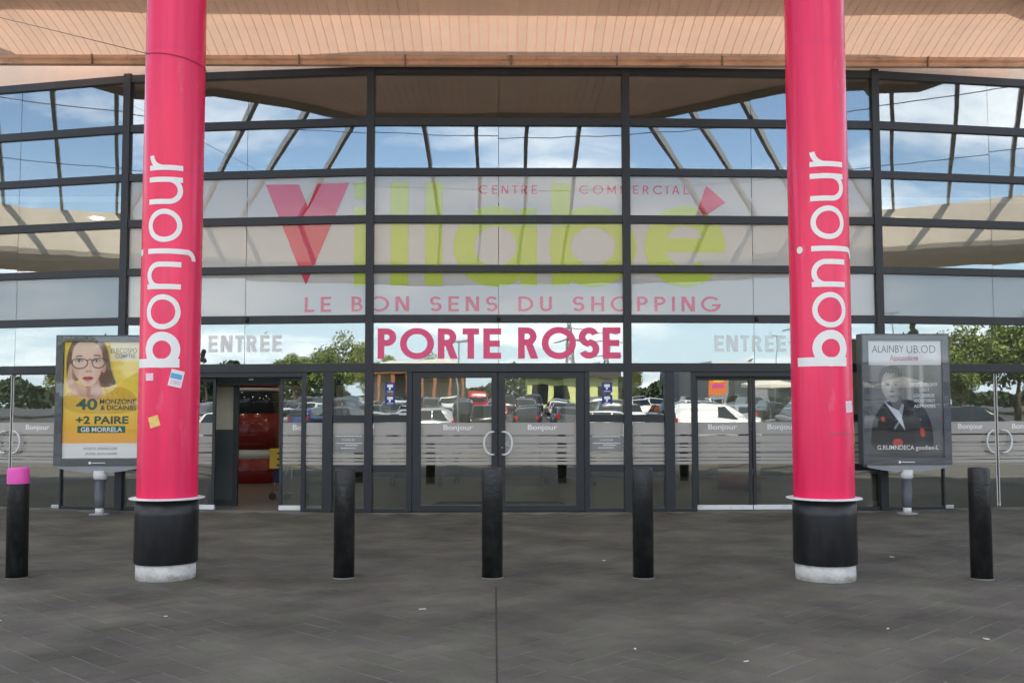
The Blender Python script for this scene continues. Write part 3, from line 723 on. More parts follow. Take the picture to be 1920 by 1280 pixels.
bollard(1.36, -6.295, 'plain black bollard between the central doors and the column with the dark scuff')
bollard(4.502, -6.42, 'plain black bollard standing before the poster of a man in a dark suit')

# ================================================================ ADVERTISING PANELS
def lerp(a, b, t): return a + (b - a) * t
def srgb(r, g, b_): return np.array(lin(r, g, b_)[:3])
class Paint:
    def __init__(s, nx, ny):
        s.nx, s.ny = nx, ny; u = np.linspace(0, 1, nx); v = np.linspace(0, 1, ny); s.U, s.V = np.meshgrid(u, v); s.I = np.zeros((ny, nx, 3)); s.asp = 1.60
    def fill(s, mask, c, a=1.): m = (np.clip(mask, 0, 1) * a)[..., None]; s.I = s.I * (1 - m) + np.array(c) * m
    def ell(s, cx, cy, rx, ry, soft=.15, rot=0.):
        x, y = s.U - cx, (s.V - cy) * s.asp; c, n = math.cos(rot), math.sin(rot); d = np.hypot((x * c + y * n) / rx, (-x * n + y * c) / (ry * s.asp)); return np.clip((1 - d) / soft + .5, 0, 1)
    def rect(s, x0, y0, x1, y1): return ((s.U >= x0) & (s.U <= x1) & (s.V >= y0) & (s.V <= y1)).astype(float)
    def poly(s, pts, soft=.008):
        pts = np.array(pts); inside = np.zeros_like(s.U, bool); dist = np.full_like(s.U, 9.); n = len(pts)
        for k in range(n):
            x0, y0 = pts[k]; x1, y1 = pts[(k + 1) % n]
            c = ((y0 > s.V) != (y1 > s.V)) & (s.U < (x1 - x0) * (s.V - y0) / (y1 - y0 + 1e-12) + x0); inside ^= c
            ex, ey = x1 - x0, (y1 - y0) * s.asp; px, py = s.U - x0, (s.V - y0) * s.asp; t = np.clip((px * ex + py * ey) / (ex * ex + ey * ey + 1e-12), 0, 1); dist = np.minimum(dist, np.hypot(px - t * ex, py - t * ey))
        return np.clip(.5 + np.where(inside, dist, -dist) / soft, 0, 1)
    def stroke(s, pts, w, soft=.004):
        dist = np.full_like(s.U, 9.)
        for (x0, y0), (x1, y1) in zip(pts, pts[1:]):
            ex, ey = x1 - x0, (y1 - y0) * s.asp; px, py = s.U - x0, (s.V - y0) * s.asp; t = np.clip((px * ex + py * ey) / (ex * ex + ey * ey + 1e-12), 0, 1); dist = np.minimum(dist, np.hypot(px - t * ex, py - t * ey))
        return np.clip((w - dist) / soft + .5, 0, 1)
def _blur(s, vmax):
    m = s.V[:, 0] < vmax; I = np.pad(s.I, ((1, 1), (1, 1), (0, 0)), mode='edge'); J = sum(I[a:a + s.ny, b_:b_ + s.nx] * w_ for a, b_, w_ in ((0, 1, .13), (2, 1, .13), (1, 0, .13), (1, 2, .13), (1, 1, .48)))
    s.I[m] = J[m]; s.I[m] *= 1 + rng.normal(0, .02, s.I[m].shape[:2])[..., None]
Paint.blur = _blur
def smooth(pts, k=3, closed=True):
    for _ in range(k):
        q = []; n = len(pts)
        for i in range(n if closed else n - 1):
            a, b_ = pts[i], pts[(i + 1) % n]; q += [(a[0] * .75 + b_[0] * .25, a[1] * .75 + b_[1] * .25), (a[0] * .25 + b_[0] * .75, a[1] * .25 + b_[1] * .75)]
        pts = q
    return pts
def paint_woman():
    p = Paint(171, 271); p.fill(np.ones_like(p.U), srgb(252, 218, 60)); p.fill(p.ell(.2, .15, .9, .6, 1.), srgb(240, 204, 84), .6)
    p.fill(np.clip((p.V - .52) / .3, 0, 1), srgb(250, 178, 62))
    hair = srgb(112, 80, 62); skin = srgb(246, 208, 184); shade = srgb(206, 154, 130)
    p.fill(p.poly(smooth([(.06, .40), (.02, .2), (.06, .03), (.18, -.06), (.45, -.06), (.57, .04), (.61, .18), (.65, .29), (.71, .36), (.62, .385), (.5, .40), (.42, .30), (.1, .34)])), hair)
    for q in range(9): p.fill(p.stroke(smooth([(.46 + q * .016, -.02), (.53 + q * .012, .12), (.54 + q * .014, .25), (.54 + q * .018, .37)], 2, False), .004, .012), srgb(108, 78, 62), .35)
    p.fill(p.poly(smooth([(.02, .62), (.0, .46), (.1, .43), (.3, .44), (.55, .40), (.72, .38), (.9, .42), (1.0, .5), (1.0, .62)])), srgb(226, 178, 48))
    for q in range(5): p.fill(p.stroke([(.55 + q * .08, .41 + q * .01), (.62 + q * .07, .52)], .006, .03), srgb(196, 148, 34), .5)
    p.fill(p.poly(smooth([(.3, .33), (.46, .30), (.50, .40), (.53, .44), (.46, .50), (.36, .52), (.28, .44)])), shade)
    p.fill(p.poly(smooth([(.36, .36), (.46, .34), (.49, .42), (.46, .49), (.38, .5)])), srgb(214, 164, 138), .8)
    face = smooth([(.10, .10), (.14, .02), (.25, -.02), (.40, .0), (.49, .06), (.515, .15), (.50, .25), (.46, .32), (.38, .375), (.30, .385), (.22, .345), (.14, .28), (.10, .19)])
    p.fill(p.poly(face), skin)
    p.fill(p.poly(face) * np.clip((p.U - .36) / .16, 0, 1), shade, .55); p.fill(p.ell(.22, .22, .1, .06, 1.2), srgb(240, 196, 172), .6); p.fill(p.ell(.30, .06, .16, .05, 1.), srgb(244, 210, 188), .7)
    p.fill(p.ell(.14, .27, .05, .06, 1.), shade, .5); p.fill(p.ell(.33, .352, .06, .012, 1.), shade, .4)
    p.fill(p.ell(.525, .215, .03, .05, .3), srgb(216, 164, 138)); p.fill(p.ell(.53, .215, .014, .03, .5), shade)
    for pts in ([(.14, .135), (.19, .118), (.26, .126)], [(.37, .122), (.44, .112), (.50, .126)]): p.fill(p.stroke(smooth(pts, 2, False), .009, .012), srgb(70, 46, 38), .9)
    for ex in (.195, .43):
        p.fill(p.ell(ex, .164, .05, .014, .5), srgb(120, 84, 72), .8); p.fill(p.ell(ex, .165, .038, .0095, .4), srgb(236, 226, 220)); p.fill(p.ell(ex, .165, .015, .0105, .3), srgb(58, 58, 52)); p.fill(p.stroke([(ex - .05, .163), (ex, .153), (ex + .05, .161)], .005), srgb(40, 28, 26))
    p.fill(p.stroke([(.345, .15), (.345, .2), (.352, .235)], .008, .03), shade, .5); p.fill(p.ell(.325, .252, .045, .012, .9), shade, .6)
    for q in (-.024, .022): p.fill(p.ell(.328 + q, .256, .010, .004, .6), srgb(120, 66, 52))
    p.fill(p.poly(smooth([(.235, .312), (.285, .297), (.315, .302), (.345, .295), (.405, .308), (.365, .331), (.32, .338), (.275, .331)])), srgb(198, 66, 66)); p.fill(p.stroke(smooth([(.24, .312), (.3, .314), (.345, .312), (.40, .309)], 2, False), .003), srgb(110, 28, 34)); p.fill(p.ell(.32, .325, .04, .006, .8), srgb(232, 128, 122), .7)
    for pts in ([(.10, .15), (.2, .143), (.305, .153), (.315, .19), (.27, .225), (.18, .232), (.115, .21)], [(.365, .15), (.46, .14), (.545, .145), (.54, .195), (.50, .222), (.42, .226), (.375, .2)]):
        q = smooth(pts, 3); p.fill(p.stroke(q + [q[0]], .0075), srgb(62, 44, 48)); p.fill(p.poly(q), srgb(220, 210, 214), .08)
    p.fill(p.stroke([(.31, .158), (.34, .150), (.37, .155)], .007), srgb(62, 44, 48)); p.fill(p.stroke([(.54, .152), (.575, .158)], .006), srgb(62, 44, 48))
    p.fill(p.poly(smooth([(.04, .33), (.06, .22), (.09, .18), (.11, .22), (.10, .28), (.13, .33), (.2, .36), (.29, .38), (.31, .44), (.29, .49), (.18, .47), (.08, .42)])), srgb(226, 178, 150))
    for q in range(3): p.fill(p.stroke([(.075 + q * .03, .2 + q * .05), (.08 + q * .045, .34 + q * .02)], .003, .01), shade, .7)
    p.fill(p.ell(.25, .44, .05, .04, 1.), shade, .4)
    p.fill(p.rect(.60, 0, 1, .165) * np.clip((p.U - .6) / .03, 0, 1), srgb(242, 232, 200), .8)
    p.fill(p.rect(0, .872, 1, 1), srgb(236, 234, 226)); p.fill(p.rect(.2, .725, .835, .782), srgb(28, 104, 66))
    p.blur(.62)
    p.fill(p.rect(.2, .725, .835, .782), srgb(28, 104, 66)); return p
def paint_man():
    p = Paint(171, 271); p.fill(np.ones_like(p.U), srgb(96, 98, 98)); p.fill(np.clip((.62 - p.V) / .5, 0, 1), srgb(148, 148, 146))
    for x0, w_, a in ((.27, .05, .8), (.56, .06, .7), (.72, .04, .9)): p.fill(p.rect(x0 - w_, .2, x0 + w_, .62) * np.clip(1 - np.abs(p.U - x0) / w_, 0, 1), srgb(196, 196, 192), a)
    p.fill(p.rect(0, .2, .04, .62), srgb(90, 90, 90), .6)
    suit = srgb(14, 15, 17)
    p.fill(p.poly(smooth([(.0, .98), (.03, .72), (.1, .62), (.22, .52), (.48, .50), (.66, .52), (.8, .62), (.87, .78), (.86, .98)])), suit)
    for q in range(5): p.fill(p.stroke([(.55 + q * .05, .58), (.66 + q * .03, .9)], .012, .05), srgb(52, 53, 56), .5)
    p.fill(p.poly([(.205, .52), (.30, .57), (.40, .60), (.455, .54), (.47, .56), (.44, .66), (.485, .77), (.36, .66), (.27, .58)]), srgb(206, 212, 220)); p.fill(p.poly([(.40, .60), (.455, .545), (.475, .555), (.445, .645)]), srgb(150, 156, 166))
    p.fill(p.poly(smooth([(.27, .46), (.44, .46), (.45, .56), (.39, .60), (.30, .56)])), srgb(92, 90, 88))
    face = smooth([(.165, .36), (.18, .29), (.27, .25), (.38, .26), (.44, .31), (.45, .40), (.43, .47), (.38, .525), (.31, .53), (.23, .49), (.18, .43)])
    p.fill(p.poly(face), srgb(176, 174, 170)); p.fill(p.poly(face) * np.clip((p.U - .30) / .14, 0, 1), srgb(88, 86, 84), .85); p.fill(p.ell(.26, .38, .06, .05, 1.), srgb(206, 204, 200), .7)
    p.fill(p.poly(smooth([(.145, .39), (.135, .31), (.17, .25), (.26, .215), (.36, .215), (.44, .25), (.475, .31), (.48, .38), (.45, .41), (.445, .345), (.42, .30), (.36, .275), (.30, .285), (.24, .27), (.19, .31), (.175, .36), (.165, .42)])), srgb(112, 110, 107))
    for q in range(16): p.fill(p.stroke(smooth([(.16 + q * .02, .31 - .02 * math.sin(q)), (.19 + q * .019, .25), (.25 + q * .014, .222 + .004 * q)], 2, False), .004, .012), srgb(*((170,) * 3 if q % 2 else (70,) * 3)), .55)
    p.fill(p.poly(smooth([(.28, .33), (.42, .33), (.43, .35), (.28, .35)])), srgb(150, 148, 144), .3)
    for ex in (.26, .37): p.fill(p.ell(ex, .378, .034, .010, .7), srgb(60, 58, 56), .9); p.fill(p.ell(ex, .38, .014, .006, .4), srgb(20, 20, 20)); p.fill(p.stroke([(ex - .04, .362), (ex + .035, .358)], .006, .01), srgb(58, 57, 55), .9)
    p.fill(p.stroke([(.318, .38), (.325, .43)], .012, .03), srgb(110, 108, 106), .6); p.fill(p.ell(.315, .437, .035, .009, .8), srgb(92, 90, 88), .8)
    p.fill(p.stroke(smooth([(.265, .475), (.31, .482), (.37, .472)], 2, False), .006, .01), srgb(80, 66, 64)); p.fill(p.ell(.31, .50, .08, .026, 1.1), srgb(128, 126, 122), .5)
    for q in ([(.30, .85), (.43, .835), (.46, .90), (.33, .915)], [(.68, .75), (.74, .75), (.76, .82), (.70, .83)], [(.15, .66), (.20, .65), (.22, .69), (.17, .70)]): p.fill(p.poly(smooth(q, 2)), srgb(196, 62, 44))
    p.fill(p.poly([(.33, .75), (.40, .69), (.41, .70), (.345, .765)]), srgb(150, 152, 156))
    p.fill(p.ell(.93, .925, .06, .035, .12), srgb(150, 150, 148), .5)
    p.blur(1.); p.fill(p.rect(0, 0, 1, .208), srgb(226, 227, 226)); p.fill(np.clip((p.V - .86) / .08, 0, 1), srgb(70, 68, 66), .75)
    return p
def poster_mesh(p, x0, x1, z0, z1, name):
    xs = x0 + (x1 - x0) * p.U; zs = z1 - (z1 - z0) * p.V
    co = np.stack([xs, np.zeros_like(xs), zs], -1).reshape(-1, 3)
    i = np.arange(p.ny - 1)[:, None] * p.nx + np.arange(p.nx - 1)[None]; f = np.stack([i, i + p.nx, i + p.nx + 1, i + 1], -1).reshape(-1, 4)
    me = bpy.data.meshes.new(name); me.from_pydata(co.tolist(), [], f.tolist())
    at = me.color_attributes.new('print', 'FLOAT_COLOR', 'POINT'); at.data.foreach_set('color', np.concatenate([p.I.reshape(-1, 3), np.ones((p.nx * p.ny, 1))], 1).ravel().astype(np.float32)); me.update()
    return me
m = bpy.data.materials.new('print'); m.use_nodes = True; MAT['print'] = m; t = m.node_tree
a_ = t.nodes.new('ShaderNodeVertexColor'); a_.layer_name = 'print'; t.links.new(a_.outputs[0], t.nodes['Principled BSDF'].inputs['Base Color']); t.nodes['Principled BSDF'].inputs['Roughness'].default_value = .45
def panel(x, y, rz, label, paint, texts, w_=1.36):
    c = empty('advertising_panel', (x, y, 0), rz, label=label, cat='advertising panel', group='advertising panels beside the doors')
    hw = w_ / 2; z0, z1 = .735, 2.715; d = .10; px0, px1, pz0, pz1 = -.568, .568, .845, 2.615
    for a, b_, e_, f_, nm in ((-hw, px0, z0, z1, 'frame_side'), (px1, hw, z0, z1, 'frame_side'), (px0, px1, pz1, z1, 'frame_top'), (px0, px1, z0, pz0, 'frame_bottom')):
        b = MB(); b.box(a - (.001 if nm != 'frame_side' else 0), b_ + (.001 if nm != 'frame_side' else 0), -d, d, e_, f_); b.build(nm, 'mupi', c, bevel=.004)
    b = MB(); b.box(px0 - .004, px1 + .004, -d + .035, d - .02, pz0 - .004, pz1 + .004); b.build('back_board', 'mupi', c)
    o = link('poster', poster_mesh(paint, px0 + .004, px1 - .004, pz0 + .004, pz1 - .004, 'poster'), 'print', c, (0, -d + .032, 0))
    b = MB(); b.box(-hw + .02, hw - .02, -d - .006, -d - .002, z0 + .02, z1 - .02); b.build('cover_glass', 'cover_glass', c)
    for tx, u0, u1, v0, v1, mm, bo in texts:
        fit_text(tx, lerp(px0, px1, u0), lerp(px0, px1, u1), lerp(pz1, pz0, v1), lerp(pz1, pz0, v0), lambda x_, z_: (x_, -.003, z_), 'lettering', mm, o, bo)
    b = MB(); n = 20; pts = [(-hw + .06, z0 - .002), (hw - .06, z0 - .002)] + [(hw - .06 - (w_ - .12) * k / n, z0 - .03 - .075 * math.sin(math.pi * k / n) ** .8) for k in range(n + 1)]
    vs = [(a, -d + .01, z) for a, z in pts] + [(a, d - .01, z) for a, z in pts]; q = len(pts)
    b.add(vs, [tuple(range(q)), tuple(range(q, 2 * q))[::-1]] + [(k, q + k, q + (k + 1) % q, (k + 1) % q) for k in range(q)]); b.build('belly_fairing', 'mupi_light', c)
    MB().lathe([(.105, .66), (.10, .56), (.09, .53), (.082, .525)], 24, cy=-.02).build('neck', 'post_white', c)
    MB().lathe([(.082, .53), (.07, .12), (.066, .10)], 24, cy=-.02).build('leg', 'mupi', c)
    MB().lathe([(.062, .105), (.062, .012)], 24, cy=-.02).build('leg_foot', 'post_white', c)
    MB().lathe([(.15, 0), (.15, .012), (.06, .016)], 28, cy=-.02).build('base_plate', 'mupi_light', c)
    b = MB(); b.box(-.10, .10, -d - .009, -d - .007, .775, .785); b.lathe([(.02, -.001), (.02, .001)], 16, cx=-.13, cy=.0); 
    vsn = [(v[0], -d - .008 + v[2], .78 + v[1]) if k >= 8 else v for k, v in enumerate(b.v)]; b.v = vsn; b.build('maker_mark', 'white_ink', c)
    for xx in (0.02, .55): MB().lathe([(.012, z1 - .002), (.012, z1 + .015), (.004, z1 + .03)], 10, cx=xx).build('lifting_eye', 'black_rubber', c)
    return c
panel(-6.05, -.20, .03, 'panel with a yellow poster of a woman in glasses', paint_woman(),
      [('40', .175, .455, .488, .585, 'green_ink', .03), ('MONZONE', .485, .965, .492, .535, 'dark_ink', .012), ('& DICAINBS', .50, .965, .545, .587, 'dark_ink', .012), ('+2 PAIRE', .175, .87, .638, .705, 'green_ink', .03), ('GB MORRELA', .245, .79, .733, .774, 'white_ink', .025),
       ('EUSCOSPO', .62, .96, .055, .098, 'grey_ink', 0), ('COMPTEE', .68, .94, .105, .14, 'grey_ink', .01), ('ROSETA, SON/ELCABE', .29, .73, .905, .928, 'grey_ink', .0), ('JEUNE, BON+ASSBE', .31, .73, .95, .973, 'grey_ink', .0)])
panel(6.165, -.42, .03, 'panel with a grey poster of a man in a dark suit', paint_man(),
      [('ALAINBY', .06, .49, .042, .104, 'grey_ink', .0), ('UB.OD', .53, .92, .042, .108, 'grey_ink', -.008), ('Asseateliane', .30, .68, .125, .172, 'pink_ink', 0), ('NOSPANDORES', .57, .93, .362, .39, 'white_ink', .005), ('ENBOT', .69, .82, .41, .438, 'white_ink', .005), ('LOCSBERDE', .61, .89, .458, .486, 'white_ink', .005), ("ADONE'YORDY", .61, .90, .50, .528, 'white_ink', .005), ('ADPREKEES', .61, .90, .548, .576, 'white_ink', .005), ('G.RUMNDECA goudiex-L', .10, .93, .895, .945, 'white_ink', .005)])

# ================================================================ LITTER
for k, (x, y, a) in enumerate(((-2.55, -8.05, .3), (-3.75, -8.2, 1.2), (1.55, -9.55, .5), (3.35, -8.95, 2.), (-1.95, -3.1, .4), (1.1, -5.2, 1.), (2.8, -8.6, .8), (-3.4, -5.2, .2), (4.2, -5.0, 2.2), (.9, -9.2, 1.3), (-.6, -7.8, .1))):
    s_ = random.uniform(.016, .034); b = MB(); pts = [(math.cos(t_) * s_ * random.uniform(.7, 1.2), math.sin(t_) * s_ * .45 * random.uniform(.7, 1.3)) for t_ in np.linspace(0, 5.4, 7)]
    b.poly_prism(pts, .001, .005)
    tag(b.build('paper_scrap', 'litter', None, loc=(x, y, .001), rz=a), 'tiny pale scrap of litter on the dark paving', 'litter', 'scraps of litter on the paving')

# ================================================================ INTERIOR
b = MB(); b.poly_prism([(p.x, p.y + .06) for p in VV[::1]] + [(13.8, 12), (-13.8, 12)], -.02, .001); tag(b.build('floor', 'tile_floor'), kind='structure')
for k in range(-8, 9):
    pass
b = MB(); b.box(-14, 14, 8.0, 8.2, 0, 5.3); wb = tag(b.build('back_wall', 'int_wall'), kind='structure')
for x0, x1, z0, z1, mm in ((-3.6, -2.5, .3, 2.2, 'int_panel'), (-2.45, -1.9, .0, 2.4, 'int_dark'), (-1.85, -.7, .32, 2.2, 'int_panel'), (-.35, .9, .30, 2.2, 'int_panel'), (.95, 1.5, 0, 2.4, 'int_dark'), (1.55, 3.0, .32, 2.2, 'int_panel'), (3.3, 4.2, 0, 2.4, 'int_dark'), (-7.5, -6.2, 0, 2.5, 'int_dark'), (5.5, 7.5, .3, 2.3, 'int_panel')):
    b = MB(); b.box(x0, x1, 7.93, 7.998, z0, z1); b.build('wall_panel', mm, wb)
b = MB(); b.box(-13.8, 13.8, 7.96, 7.995, .03, .28); b.build('skirting', 'int_dark', wb)
for sgn in (-1, 1):
    b = MB(); b.box(min(sgn * 13.2, sgn * 13.4), max(sgn * 13.2, sgn * 13.4), 3.0, 8, 0, 5.3); tag(b.build('side_wall', 'int_wall'), kind='structure')
b = MB(); b.box(-13, 13, 1.9, 8.0, 5.2, 5.3); ceil = tag(b.build('ceiling', 'int_ceiling'), kind='structure')
b = MB(); b.box(-13, 13, 8.02, 8.1, 5.3, 7.3); tag(b.build('upper_back_wall', 'int_dark'), kind='structure')
for x in (-7.6, -4.9, -2.3, .1, 2.4, 4.9, 7.6):
    for y in (3.4, 6.2):
        MB().lathe([(.11, 5.188), (.11, 5.197)], 20, cx=x + (y - 3.4) * .15, cy=y).build('downlight', 'lamp', ceil)
# vestibule partition behind the open sliding door
pt_ = empty('vestibule_screen', (-4.35, 1.2, 0), label='dark framed glass screen inside the open sliding door', cat='glass screen')
for x0, x1, z0, z1, nm, mm in ((-.45, -.38, 0, 2.3, 'stile', 'frame'), (-.05, .03, 0, 2.3, 'stile', 'frame'), (-.38, -.05, 2.2, 2.3, 'rail', 'frame'), (-.38, -.05, 0, .1, 'rail', 'frame'), (-.38, -.05, .1, 1.25, 'lower_panel', 'int_dark')):
    b = MB(); b.box(x0, x1, -.04, .04, z0, z1); b.build(nm, mm, pt_)
b = MB(); b.box(-.38, -.05, .03, .038, 1.25, 2.2); b.build('upper_panel', 'int_wall', pt_)
b = MB(); b.box(-5.2, -2.4, .95, 1.15, 1.98, 2.7); tag(b.build('door_header', 'int_dark'), 'black header over the open sliding door with a small white tag', 'door header')
b = MB(); b.box(-4.10, -4.02, .935, .949, 2.06, 2.085); b.build('name_tag', 'white_ink', bpy.data.objects['door_header'])
def booth(x, y, r, h, label):
    c = empty('display_drum', (x, y, 0), label=label, cat='display')
    MB().lathe([(r, 0), (r, h * .24)], 48).build('base_drum', 'red_shell', c); MB().lathe([(r + .006, h * .115), (r + .006, h * .123)], 48, caps=False).build('seam', 'black_rubber', c)
    MB().lathe([(r - .01, h * .24), (r - .01, h * .33)], 48).build('white_band', 'int_panel', c)
    MB().lathe([(r, h * .33), (r, h * .68)], 48).build('red_drum', 'red_shell', c)
    MB().lathe([(r, h * .68), (r, h * .90)], 48).build('dark_window', 'dark_screen', c)
    MB().lathe([(r + .004, h * .90), (r + .004, h * .93)], 48).build('white_rim', 'int_panel', c); MB().lathe([(r, h * .93), (r, h)], 48).build('cap', 'red_shell', c)
    for z, wd in ((.60, .62), (.575, .5), (.47, .4), (.385, .55)):
        MB().lathe([(r + .003, h * z), (r + .003, h * z + .010)], 16, -wd, wd).build('print_line', 'sticker_dim', c)
booth(-5.38, 6.75, .55, 2.20, 'round red display drum inside the open sliding door')
booth(4.75, 4.4, .42, 1.30, 'low red display drum behind the closed sliding doors')
# little cart with yellow boards
ct = empty('folded_trolley', (-3.70, 2.3, 0), label='folded chrome trolley with yellow boards just inside the open door', cat='trolley')
for x0, x1, y0, z0, z1 in ((-.32, -.10, -.1, .55, .90), (0.02, .24, .05, .56, .68)):
    b = MB(); b.box(x0, x1, y0, y0 + .02, z0, z1); o = b.build('board', 'yellow_board', ct)
    for q in range(3): MB().box(x1 - .09, x1 - .03, y0 - .003, y0 - .001, z0 + .04 + q * (z1 - z0) * .3, z0 + .075 + q * (z1 - z0) * .3).build('mark', 'dark_ink', o)
MB().box(-.26, -.06, -.05, .05, .30, .55).build('seat_sling', 'blue_fabric', ct)
for p0, p1 in (((-.2, 0, .55), (-.28, 0, .08)), ((.0, 0, .62), (-.18, 0, .1)), ((.05, .0, .6), (.06, 0, .12)), ((.2, .05, .6), (.3, .05, .1)), ((-.26, 0, .12), (.3, 0, .12))): MB().tube([p0, p1], .011, 8).build('tube', 'steel', ct)
for x in (-.28, -.02, .3): MB().lathe([(.055, -.015), (.062, -.008), (.062, .008), (.055, .015)], 18).build('caster', 'black_rubber', ct, loc=(x, 0, .062)).rotation_euler = (R(90), 0, 0)
dm = MB(); dm.poly_prism([(-1.35, .12), (1.35, .12), (1.0, 1.7), (-1.0, 1.7)], .002, .014); tag(dm.build('entrance_mat', 'mat_dark', None, loc=(0, 0, 0)), 'black entrance mat inside the central double doors', 'mat')
for k, (x, y, mm) in enumerate(((-1.7, 5.6, 'wood_yellow'), (-.4, 6.4, 'wood_yellow'), (1.5, 5.9, 'wood_yellow'))):
    c = empty('bench', (x, y, 0), label=('pale wood bench in the hall behind the left central door', 'pale wood bench against the hall back wall', 'pale wood bench in the hall behind the right central door')[k], cat='bench', group='benches in the hall')
    MB().box(-.6, .6, -.2, .2, .58, .66).build('seat', mm, c)
    for q in (-.5, .5): MB().box(q - .04, q + .04, -.18, .18, 0, .578).build('leg', 'int_dark', c)

# ================================================================ CAR PARK (seen mirrored in the glass)
def car_meshes(kind):
    Lc, Wd, H = {'hatch': (4.1, 1.74, 1.48), 'suv': (4.45, 1.84, 1.68), 'van': (4.6, 1.86, 1.88), 'estate': (4.6, 1.8, 1.5)}[kind]
    hw = Wd / 2; bl = H * .60
    roof = {'hatch': [(-.50, .60), (-.47, .86), (-.36, .97), (-.05, 1.0), (.10, .97), (.26, .66), (.30, .60)], 'suv': [(-.5, .6), (-.48, .90), (-.40, .99), (0, 1.), (.12, .97), (.26, .66), (.30, .6)], 'van': [(-.5, .6), (-.495, .96), (-.45, 1.), (.05, 1.), (.15, .96), (.30, .66), (.33, .6)], 'estate': [(-.5, .6), (-.48, .84), (-.42, .96), (-.05, 1.), (.08, .97), (.25, .66), (.29, .6)]}[kind]
    hood = [(-.5, .60), (.29, .60), (.36, .585), (.45, .53), (.49, .46), (.5, .36)]
    xs = sorted(set([-.5, -.485, -.46, -.4, -.3, -.2, -.1, 0, .06, .12, .2, .26, .3, .36, .42, .46, .485, .5] + [r[0] for r in roof]))
    def ip(tab, x, lo=None):
        if x <= tab[0][0]: return tab[0][1] if lo is None else lo
        for (a, b_), (c, d) in zip(tab, tab[1:]):
            if a <= x <= c: return b_ + (d - b_) * (x - a) / (c - a + 1e-9)
        return tab[-1][1] if lo is None else lo
    b = MB(); vs = []; fs = []; m = 0
    for x in xs:
        taper = 1 - .16 * max(0, (abs(x) - .40) / .10) ** 2; zr = ip(roof, x, .6); zb = ip(hood, x)
        top = max(zr, zb) * H; bel = min(bl, zb * H); w1 = hw * taper; fr = (top - bel) / (H - bl + 1e-9); wt = w1 * (1 - .22 * min(1, fr))
        half = [(w1 * .9, .20), (w1 * .99, .34), (w1, .55), (w1 * .985, bel - .03), (w1 * .93, bel), (lerp(w1 * .93, wt, .6), lerp(bel, top, .6)), (wt, max(bel, top - .05)), (wt * .86, top), (wt * .4, top + .012), (0, top + .016)]
        ring = half + [(-a, c) for a, c in half[::-1][1:]]; m = len(ring); vs += [(x * Lc, a, c) for a, c in ring]
    for i in range(len(xs) - 1):
        for j in range(m - 1): fs.append((i * m + j, i * m + j + 1, (i + 1) * m + j + 1, (i + 1) * m + j))
    fs += [tuple(range(m))[::-1], tuple((len(xs) - 1) * m + j for j in range(m))]
    b.add(vs, fs, True); body = b.mesh('body')
    g = MB(); wt = hw * .80
    def sw(x0, x1, x2, x3):
        for sg in (-1, 1):
            q = [(x0 * Lc, sg * hw * .945, bl + .03), (x1 * Lc, sg * hw * .945, bl + .03), (x2 * Lc, sg * (hw * .80 + .012), H * .93), (x3 * Lc, sg * (hw * .80 + .012), H * .93)]
            g.add(q, [(0, 1, 2, 3) if sg < 0 else (3, 2, 1, 0)])
    if kind != 'van': sw(-.44, -.26, -.26, -.38); sw(-.25, -.02, -.02, -.25)
    sw(-.01, .235, .10, -.01)
    g.add([(.285 * Lc, -hw * .84, bl + .03), (.285 * Lc, hw * .84, bl + .03), (.125 * Lc, hw * .70, H * .955), (.125 * Lc, -hw * .70, H * .955)], [(0, 1, 2, 3)])
    g.v = g.v[:-4] + [(x + .02, y, z + .015) for x, y, z in g.v[-4:]]
    g.add([(-.506 * Lc, -hw * .8, bl + .04), (-.506 * Lc, hw * .8, bl + .04), (-.487 * Lc, hw * .66, H * .90), (-.487 * Lc, -hw * .66, H * .90)], [(3, 2, 1, 0)])
    wl = MB().lathe([(.19, -.10), (.30, -.10), (.325, -.07), (.325, .07), (.30, .10), (.19, .10)], 20); rim = MB().lathe([(.02, -.085), (.17, -.095), (.195, -.1), (.195, .1), (.17, .095), (.02, .085)], 16)
    hl = MB(); tl = MB()
    for sg in (-1, 1):
        hl.box(.455 * Lc, .485 * Lc, sg * hw * .78 - .14, sg * hw * .78 + .14, H * .42, H * .50); tl.box(-.503 * Lc, -.48 * Lc, sg * hw * .80 - .08, sg * hw * .80 + .08, H * .45, H * .62)
    out = dict(body=body, window=g.mesh('window'), wheel=wl.mesh('wheel'), rim=rim.mesh('rim'), headlight=hl.mesh('headlight'), taillight=tl.mesh('taillight'), axles=(.30 * Lc, -.31 * Lc, hw - .10))
    for k, mm in (('window', 'car_glass'), ('wheel', 'tyre'), ('rim', 'steel'), ('headlight', 'white_metal'), ('taillight', 'tail')): out[k].materials.append(MAT[mm])
    return out
CM = {k: car_meshes(k) for k in ('hatch', 'suv', 'van', 'estate')}
NAMES = dict(hatch='hatchback', suv='tall family car', van='small panel van', estate='estate car')
def car(kind, colr, x, y, rz):
    q = CM[kind]; c = empty('parked_car' if kind != 'van' else 'parked_van', (x, y, gz_park(y) - .03), rz, label=f'{colr} {NAMES[kind]} parked among others in the open car park', cat='van' if kind == 'van' else 'car', group=f'{colr} {NAMES[kind]}s in the car park')
    if not q['body'].materials: q['body'].materials.append(MAT['car_white'])
    o = link('body', q['body'], None, c); o.material_slots[0].link = 'OBJECT'; o.material_slots[0].material = MAT['car_' + colr]
    for k in ('window', 'headlight', 'taillight'): link(k, q[k], None, c)
    a0, a1, t_ = q['axles']
    for ax in (a0, a1):
        for sg in (-1, 1):
            wh = link('wheel', q['wheel'], None, c, (ax, sg * t_, .325)); wh.rotation_euler = (R(90), 0, 0); link('rim', q['rim'], None, wh)
